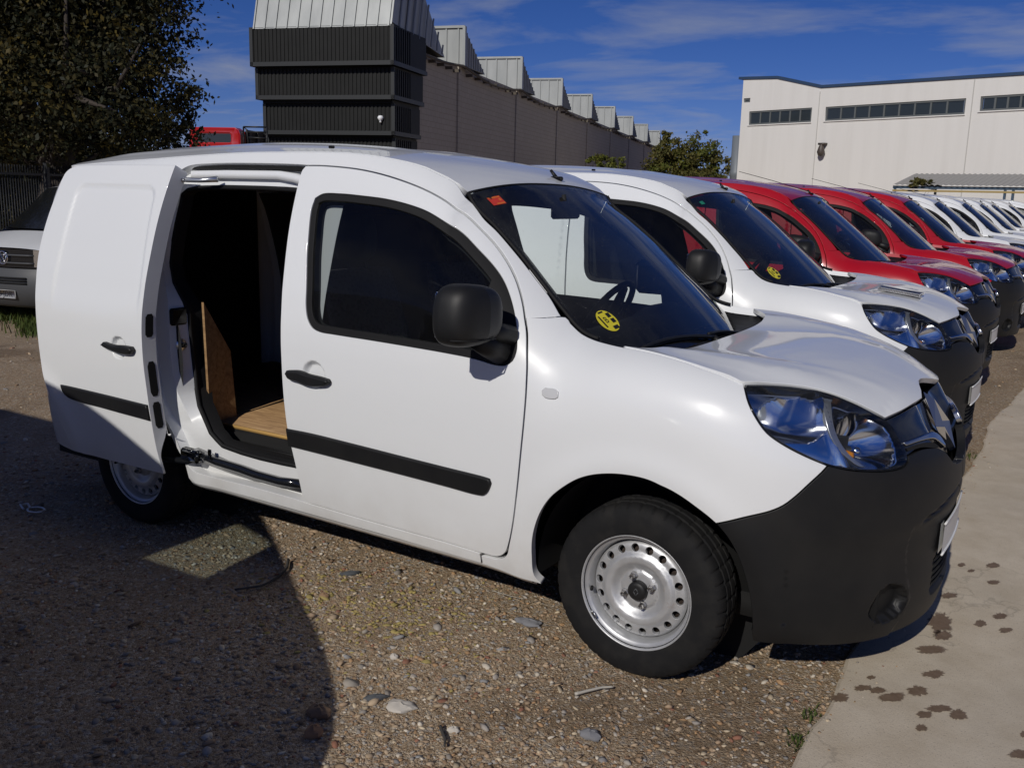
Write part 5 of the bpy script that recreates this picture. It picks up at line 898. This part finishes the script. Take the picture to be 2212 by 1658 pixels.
    for sg in ((1, -1) if opened else (1,)):
        pass
    lin = [(-3.38, .50), (-1.40, .50), (-1.45, 1.2), (-1.60, 1.70), (-3.38, 1.66)]
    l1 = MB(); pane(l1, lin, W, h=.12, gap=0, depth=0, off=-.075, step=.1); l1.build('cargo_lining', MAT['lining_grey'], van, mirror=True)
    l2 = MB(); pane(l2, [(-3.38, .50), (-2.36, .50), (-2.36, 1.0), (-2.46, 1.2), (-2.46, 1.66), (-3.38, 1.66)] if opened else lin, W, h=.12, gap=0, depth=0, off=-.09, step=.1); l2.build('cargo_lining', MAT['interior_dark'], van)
    rp = MB(); pane(rp, [(-2.85, 1.05), (-1.85, 1.05), (-1.88, 1.55), (-2.8, 1.55)], W, h=.1, gap=0, depth=.02, off=-.062, bevel=.01, step=.05); pane(rp, [(-2.7, .62), (-1.8, .62), (-1.8, .98), (-2.2, 1.0), (-2.7, .97)], W, h=.1, gap=0, depth=.02, off=-.062, bevel=.01, step=.05); rp.build('lining_panel', MAT['cargo_grey'], van, mirror=True)
    if opened: up_ = MB(); pane(up_, [(-2.74, 1.33), (-2.16, 1.33), (-2.16, 1.60), (-2.74, 1.60)], W, h=.1, gap=0, depth=.01, off=-.066, bevel=.004, step=.05); up_.build('upper_lining', MAT['metal_grey_inner'], van, mirror=True)
    cl = MB(); pane(cl, [(-.95, -.52), (-.95, .52), (-3.38, .56), (-3.38, -.56)], TRP, h=.1, gap=0, depth=0, off=-.055, step=.1); cl.build('headlining', MAT['cargo_grey'], van)
    un = MB(); un.box((-3.40, -.80, .24), (-2.25, .80, .30)); un.box((-2.25, -.78, .235), (-.45, .78, .32)); un.box((-.5, -.62, .22), (.62, .62, .30)); un.box((-3.39, -.70, .30), (-1.3, .70, .515)); un.box((-1.3, -.78, .32), (-.50, .78, .36)); un.box((-3.36, -.62, .28), (-3.355, .62, 1.70))
    un.box((-.50, -.80, .3), (-.48, .80, .98)); un.box((.0, -.60, .30), (.60, .60, .90)); un.box((.60, -.55, .26), (.74, .55, .74)); un.build('floor_pan', MAT['under_black'], van)
    bk = MB(); A = []
    for z in np.linspace(.30, 1.72, 24): A.append([(-3.47+.05*(y/.9)**2-.0+.08*max(0, z-1.4)**1.2, y*float(-W(-3.47, z)[1])/.9, z) for y in np.linspace(-.9, .9, 19)])
    bk.grid(A, flip=True); bk.build('rear_doors', P, van)
    for sg in (-1, 1):
        for xc in (0., -2.697):
            ll = MB(); A = []
            for a in np.linspace(-.12, math.pi+.12, 30): A.append([(xc+.41*math.cos(a), sg*y, .315+.425*math.sin(a)) for y in (.815, .78, .60, .50)])
            ll.grid(A); ll.add([(xc+.42*math.cos(a), sg*.50, .31+.43*math.sin(a)) for a in np.linspace(0, 2*math.pi, 24, endpoint=False)], [tuple(range(24))]); ll.build('arch_liner', MAT['under_black'], van)
    for sg in (-1, 1): add_wheel(van, 0., sg, .38 if sg < 0 else .9); add_wheel(van, -2.697, sg, 1.2 if sg < 0 else .2, False)
    # cabin
    da = MB(); A = []
    prof = [(-.20, 1.10), (-.30, 1.145), (-.42, 1.150), (-.52, 1.125), (-.585, 1.06), (-.60, .95), (-.56, .70), (-.50, .50)]
    for y in np.linspace(-.74, .74, 31):
        hump = .045*math.exp(-((y-.36)/.17)**2); A.append([(x, y*(1 if x < -.4 else .93), z+(hump if .05 > abs(x+.47)-.08 else 0)-.02*(y/.74)**2) for x, z in prof])
    da.grid(A, flip=True); dash = da.build('dashboard', MAT['interior_dark'], van)
    sw = MB(); c = np.array([-.74, .36, 1.10]); nx = np.array([-.84, 0, .54]); ev_ = np.array([0, 1., 0]); eu = np.cross(nx, ev_); sw.tube([c+.185*(math.cos(a)*ev_+math.sin(a)*eu) for a in np.linspace(0, 2*math.pi, 40, endpoint=False)], .0155, 9, closed=True)
    sw.tube([c-.17*ev_, c-nx*.03, c+.17*ev_], [.016, .04, .016], 8); sw.tube([c-.165*eu, c-nx*.03], [.018, .035], 8); sw.tube([c-nx*.02, c-nx*.22], .04, 10); sw.build('steering_wheel', MAT['interior_dark'], van)
    for y0 in (-.38, .38):
        s_ = MB(); s_.bbox((-1.42, y0-.25, .52), (-.92, y0+.25, .72), .07); bko = s_.build('seat', MAT['seat_cloth'], van)
        b_ = MB(); A = []
        for z in np.linspace(.66, 1.30, 14):
            t_ = (z-.66)/.64; wd = .25-.07*max(0, t_-.55)**1.2; xo = -1.47-.19*t_
            A.append([(xo+.055*math.cos(a)*(1.6-.5*t_) if True else 0, y0+wd*math.copysign(abs(math.sin(a))**.6, math.sin(a)), z) for a in np.linspace(0, 2*math.pi, 21)])
        b_.grid(A, flip=True); n_ = len(A[0]); b_.add([A[-1][k] for k in range(n_-1)], [tuple(range(n_-1))]); b_.build('seat_back', MAT['seat_cloth'], bko)
        h_ = MB(); A = []
        for i in range(13):
            ph = -math.pi/2+math.pi*i/12; A.append([(-1.670+.060*math.cos(ph)**.6*math.cos(th), y0+.135*max(math.cos(ph), 0)**.45*math.copysign(abs(math.sin(th))**.8, math.sin(th)), 1.445+.115*math.sin(ph)) for th in np.linspace(0, 2*math.pi, 21)])
        h_.grid(A, flip=True); h_.tube([(-1.65, y0-.06, 1.25), (-1.665, y0-.06, 1.36)], .007, 6); h_.tube([(-1.65, y0+.06, 1.25), (-1.665, y0+.06, 1.36)], .007, 6); h_.build('headrest', MAT['interior_dark'], bko)
    rv = MB(); rv.bbox((-.80, -.12, 1.555), (-.775, .12, 1.615), .01); rv.tube([(-.79, 0, 1.6), (-.80, 0, 1.66)], .01, 6); rv.build('rear_view_mirror', MAT['interior_dark'], van)
    return van
def stickers(van, yellow=True, red=True, top='sticker_red'):
    S = Tws
    def at2(x, y, o):
        p, n = frame(S, np.array([[x, y]])); n = n[0]; ex = np.array([0, 1., 0])-n*n[1]; ex /= np.linalg.norm(ex); ey = np.cross(n, ex); return p[0]+n*o, ex, ey, n
    if yellow:
        p, ex, ey, n = at2(-.304, -.535, .003); d = MB(); d.add([p]+[p+.052*(math.cos(a)*ex+math.sin(a)*ey) for a in np.linspace(0, 2*math.pi, 36, endpoint=False)], [(0, 1+k, 1+(k+1) % 36) for k in range(36)]); so = d.build('badge_sticker', MAT['sticker_yellow'], van, smooth=False)
        def q(x, y, w, h):
            m = MB(); c = p+n*.001; m.add([c+ex*(x+sx*w/2)+ey*(y+sy*h/2) for sx, sy in ((-1, -1), (1, -1), (1, 1), (-1, 1))], [(0, 1, 2, 3)]); m.build('sticker_print', MAT['plate_ink'], so, smooth=False)
        q(-.030, .002, .009, .056); q(-.002, .043, .030, .007); q(.027, .021, .022, .021); q(.029, -.007, .023, .020); q(.014, -.037, .032, .016)
        me = text_mesh('sticker_letter', 'B', .040, MAT['plate_ink'], 0.); o = link('sticker_letter', me, so); c = p+n*.0012-ex*.006+ey*.004
        o.matrix_local = Matrix([[ex[i], ey[i], n[i], c[i]] for i in range(3)]+[[0, 0, 0, 1]])
    if red:
        p, ex, ey, n = at2(-.840, -.488, .003)
        def q2(nm, par, mat, x, y, w, h, o):
            m = MB(); c = p+n*o; m.add([c+ex*(x+sx*w/2)+ey*(y+sy*h/2) for sx, sy in ((-1, -1), (1, -1), (1, 1), (-1, 1))], [(0, 1, 2, 3)]); return m.build(nm, MAT[mat], par, smooth=False)
        so = q2('test_sticker', van, top, 0, 0, .082 if top == 'sticker_red' else .05, .048 if top == 'sticker_red' else .03, 0.)
        if top == 'sticker_red': q2('sticker_print', so, 'sticker_orange', 0, .018, .072, .007, .0006); q2('sticker_print', so, 'sticker_orange', .012, -.018, .05, .007, .0006); q2('sticker_print', so, 'sticker_orange', .025, .002, .012, .014, .0006)
# ------------------------------------------------------------------ the row of parked vans
GRP = 'vans parked in a row along the concrete'
v1 = make_van('panel_van', True); tag(v1, 'nearest white panel van with its sliding side door open', 'van', GRP); stickers(v1)
v2 = make_van('panel_van', False)
RED = {MAT['paint_white']: MAT['paint_red']}
rod = MB(); rod.tube([(-.965, .206, 1.752), (-1.35, .206, 1.855), (-1.72, .206, 1.945)], [.0045, .0035, .003], 6); rodm = rod.mesh('antenna_rod', MAT['rubber'])
row = [(-.362, 5.923, -.0255, True, 'foremost red panel van, parked beside the second white van'), (-.307, 8.755, .009, True, 'middle one of the three red panel vans'), (-.258, 11.26, -.005, True, 'farthest of the three red panel vans'),
       (-.30, 14.45, .003, False, 'white panel van parked just beyond the last red van'), (-.20, 17.35, 0., False, 'second white panel van beyond the red ones'), (-.17, 20.2, .01, False, 'third white panel van beyond the red ones'), (-.19, 23.1, 0., False, 'fourth white panel van beyond the red ones'), (-.05, 26.4, -.01, False, 'fifth white panel van beyond the red ones'), (.25, 29.6, 0., False, 'farthest white panel van at the right edge of the row')]
cop = []
for (x, y, a, red, lab) in row:
    c = copy_tree(v2, None, RED if red else None); c.location = (x, y, 0); c.rotation_euler = (0, 0, a); tag(c, lab, 'van', GRP); cop.append(c)
    if y < 16: link('antenna_rod', rodm, c)
    for ch in c.children:      # mirrors folded back against the doors
        if ch.name.startswith('door_mirror'):
            sg = 1 if sum(v.co.y for v in ch.data.vertices) > 0 else -1; th = RAD(76)*sg; h_ = Vector((-.555, sg*.90, 0)); ch.rotation_euler = (0, 0, th); ch.location = h_-Matrix.Rotation(th, 3, 'Z') @ h_
# tall one-box van standing beside the photographer; only its shadow falls into the picture
SV = thing('cab_over_van', 'tall white one-box van left of the viewer that throws the big shadow', 'van', (-.38, -4.05, 0))
ptop = pch([-5.1, -4.9, -2.9, -2.3, -1.7, -.9, -.35, -.06, 0.], [2.10, 2.22, 2.22, 2.12, 1.87, 1.46, 1.15, .90, .80])
def sec(x, k=1.):
    zt = float(ptop(x)); ws_ = [(-.93, .34), (-.95, .60), (-.945, .95), (-.91, 1.25), (-.87, 1.6), (-.84, 1.9), (-.80, 2.2)]; pts = [(y, z) for y, z in ws_ if z < zt-.06]; ye_ = float(np.interp(zt-.05, [z for _, z in ws_], [-y for y, _ in ws_]))
    side = [np.array([np.interp(t_, np.linspace(0, 1, len(pts)+1), [p[i] for p in pts]+[(-ye_, zt-.05)[i]]) for i in (0, 1)]) for t_ in np.linspace(0, 1, 9)]
    return [(x, y, z) for y, z in side]+[(x, y, zt-.05*(abs(y)/ye_)**3) for y in np.linspace(-ye_*.93, ye_*.93, 11)]+[(x, -y, z) for y, z in side[::-1]]
xsv = np.concatenate([np.linspace(-5.1, -3.0, 8), np.linspace(-2.85, -.1, 26), [-.03, 0.]]); A = [sec(x) for x in xsv]; bodyf, glf = MB(), MB(); V = np.array(A); a_, b_n = V.shape[:2]; FB, FG = [], []
for i in range(a_-1):
    for j in range(b_n-1):
        c_ = V[i:i+2, j:j+2].reshape(-1, 3).mean(0); f_ = (i*b_n+j, (i+1)*b_n+j, (i+1)*b_n+j+1, i*b_n+j+1); top_ = 9 <= j < 19
        isg = (top_ and -1.66 < c_[0] < -.45) or ((not top_) and -2.2 < c_[0] < -1.30 and 1.28 < c_[2] < float(ptop(c_[0]))-.12); (FG if isg else FB).append(f_[::-1])
bodyf.add(V.reshape(-1, 3), FB); glf.add(V.reshape(-1, 3), FG); bodyf.add([A[0][k] for k in range(b_n)], [tuple(range(b_n))]); bodyf.add([A[-1][k] for k in range(b_n)], [tuple(range(b_n))[::-1]]); bodyf.build('body', MAT['paint_white'], SV, sharp=40); glf.build('window_glass', MAT['glass_screen'], SV)
m = MB(); m.box((-.35, -.94, .28), (.06, .94, .62)); m.build('bumper', MAT['plastic_black'], SV, smooth=False); m = MB(); m.box((-5.0, -.85, .28), (-.3, .85, .45)); m.box((-1.5, -.8, .45), (-.45, .8, .98)); m.build('underbody', MAT['under_black'], SV, smooth=False)
for (xx, sg) in ((-.95, -1), (-.95, 1), (-4.2, -1), (-4.2, 1)): w_ = MB(); w_.lathe([(.0, -.05), (.20, -.07), (.22, -.10), (.32, -.09), (.335, -.05), (.335, .10)], 32, o=(xx, sg*.86, .335), ax=(0, -sg, 0)); w_.build('wheel', MAT['tyre'], SV)
v2.location = (-.206, 2.866, 0); v2.rotation_euler = (0, 0, -.0212); tag(v2, 'second white panel van with a notepad lying on its bonnet', 'van', GRP); stickers(v2, True, True, 'sticker_green')
for c in cop[:5]: pass
# notepad on the second van's bonnet
nb = thing('notepad', 'white spiral notepad lying on the bonnet of the second white van', 'notepad'); pn, nn = frame(Thood, np.array([[.42, -.24]])); pn, nn = pn[0]+nn[0]*.004, nn[0]; ex_ = np.array([1., .02, 0]); ex_ -= nn*np.dot(ex_, nn); ex_ /= np.linalg.norm(ex_); ey_ = np.cross(nn, ex_); bpy.context.view_layer.update()
nb.matrix_world = v2.matrix_world @ Matrix([[ex_[i], ey_[i], nn[i], pn[i]] for i in range(3)]+[[0, 0, 0, 1]])
m = MB(); m.bbox((-.125, -.085, .006), (.125, .085, .020), .002); m.build('pages', plain('paper', (.80, .80, .82), .6), nb); m = MB(); m.bbox((-.127, -.088, .002), (.127, .088, .006), .001); m.build('cover', MAT['paper'], nb)
for k in range(26): m = MB() if k == 0 else m; m.tube([(-.12+k*.0096, -.086+.006*math.cos(a), .011+.008*math.sin(a)) for a in np.linspace(0, 5.5, 8)], .0011, 4)
m.build('spiral_binding', MAT['nut_steel'], nb)
# ------------------------------------------------------------------ transporter van at the far left
TV = thing('transporter_van', 'white van with a grey bumper parked against the fence at far left', 'van'); pv = at(2, 600, 12.6)
tocam = np.array([CAM[0]-pv[0], CAM[1]-pv[1]]); hd = math.atan2(tocam[1], tocam[0])+RAD(-48.); TV.location = (pv[0]-2.35*math.cos(hd), pv[1]-2.35*math.sin(hd), -.28); TV.rotation_euler = (0, 0, hd)
# local: x forward, nose at 2.35
body = MB(); zs = [(-2.4, 1.95, .80), (.2, 1.96, .78), (.75, 1.88, .72), (1.45, 1.32, .80), (1.55, 1.255, .86), (2.05, 1.13, .86), (2.24, 1.06, .78)]
A = []
for (x, zt, wt) in zs: A.append([(x, y_*wt, zt-.04*abs(y_)**3) for y_ in np.linspace(-1, 1, 13)])
rf_ = [r for r in A]; body.grid(rf_[:3], flip=True); body.grid(rf_[4:], flip=True)
for sg in (-1, 1):
    S_ = []
    for (x, zt, wt) in zs:
        wl_ = .95 if x < 2 else .90; S_.append([(x, sg*wt, zt-.04), (x, sg*(wt*.35+wl_*.65), zt*.45+1.05*.55), (x, sg*wl_, .95), (x, sg*wl_, .62), (x, sg*(wl_-.04), .35)])
    body.grid(S_, flip=sg < 0)
body.build('body', MAT['paint_white'], TV, sharp=40)
gl = MB(); gl.grid([rf_[2], rf_[3], [(1.50, p[1], 1.28) for p in rf_[3]]], flip=True); gl.build('windscreen', MAT['gloss_black'], TV)
fr = MB(); A = [[(2.27-.22*abs(y_)**2.5, y_*.86, z) for z in (1.045, .98, .80)] for y_ in np.linspace(-1, 1, 17)]; fr.grid(A); fr.build('grille', MAT['gloss_black'], TV)
for z in (.86, .965): s_ = MB(); s_.tube([(2.29-.22*abs(y_)**2.5, y_*.86, z) for y_ in np.linspace(-.55, .55, 11)], .014, 6); s_.build('grille_bar', MAT['plastic_grey'], TV)
bm_ = MB(); A = [[(2.31-.24*abs(y_)**2.6, y_*.93, .79), (2.36-.26*abs(y_)**2.6, y_*.95, .70), (2.37-.26*abs(y_)**2.6, y_*.95, .50), (2.32-.26*abs(y_)**2.6, y_*.94, .30), (2.10-.2*abs(y_)**2.6, y_*.90, .24)] for y_ in np.linspace(-1, 1, 21)]; bm_.grid(A); bo_ = bm_.build('bumper', MAT['plastic_grey'], TV)
for z in (.60, .635, .67): s_ = MB(); s_.tube([(2.375-.24*abs(y_)**2.6, y_*.95, z) for y_ in np.linspace(-.45, .45, 9)], .012, 6); s_.build('bumper_slat', MAT['under_black'], bo_)
for sg in (-1, 1):
    h_ = MB(); A = [[(2.285-.22*abs(y_)**2.5, sg*y_*.86, z) for z in (1.04, .95, .815)] for y_ in np.linspace(.55, 1.0, 7)]; h_.grid(A, flip=sg < 0); h_.build('headlight', MAT['reflector'], TV); l_ = MB(); l_.lathe([(0, .0), (.05, .012), (.06, .03)], 16, o=(2.20, sg*.60, .93), ax=(1, 0, 0)); l_.build('lamp_bowl', MAT['chrome'], TV)
em = MB(); em.tube([(2.295, .085*math.cos(a), .925+.085*math.sin(a)) for a in np.linspace(0, 6.283, 28, endpoint=False)], .009, 6, closed=True); em.tube([(2.297, -.045, .985), (2.297, 0, .915), (2.297, .045, .985)], .009, 5); em.tube([(2.297, -.066, .955), (2.297, -.034, .858), (2.297, 0, .915), (2.297, .034, .858), (2.297, .066, .955)], .009, 5); em.build('round_emblem', MAT['chrome'], TV)
pp = MB(); pp.bbox((2.372, -.26, .395), (2.382, .26, .505), .003); po = pp.build('number_plate', MAT['plate_white'], bo_); me = text_mesh('plate_letters', '416 JDR', .105, MAT['plate_ink'], 0., .95); o = link('plate_letters', me, po); o.matrix_local = Matrix([[0, 0, 1, 2.3835], [1, 0, 0, .045], [0, 1, 0, .450], [0, 0, 0, 1]])
for (xx, sg) in ((1.5, -1), (1.5, 1), (-1.5, -1), (-1.5, 1)): w_ = MB(); w_.lathe([(.10, -.06), (.20, -.09), (.22, -.10), (.32, -.09), (.335, -.05), (.335, .10)], 32, o=(xx, sg*.84, .335), ax=(0, -sg, 0)); w_.build('wheel', MAT['tyre'], TV)
bk_ = MB(); bk_.box((-2.41, -.93, .35), (-2.38, .93, 1.9)); bk_.box((-2.3, -.85, .3), (2.0, .85, .5)); bk_.box((-2.3, -.72, .5), (1.45, .72, 1.2)); bk_.build('underbody', MAT['under_black'], TV, smooth=False)
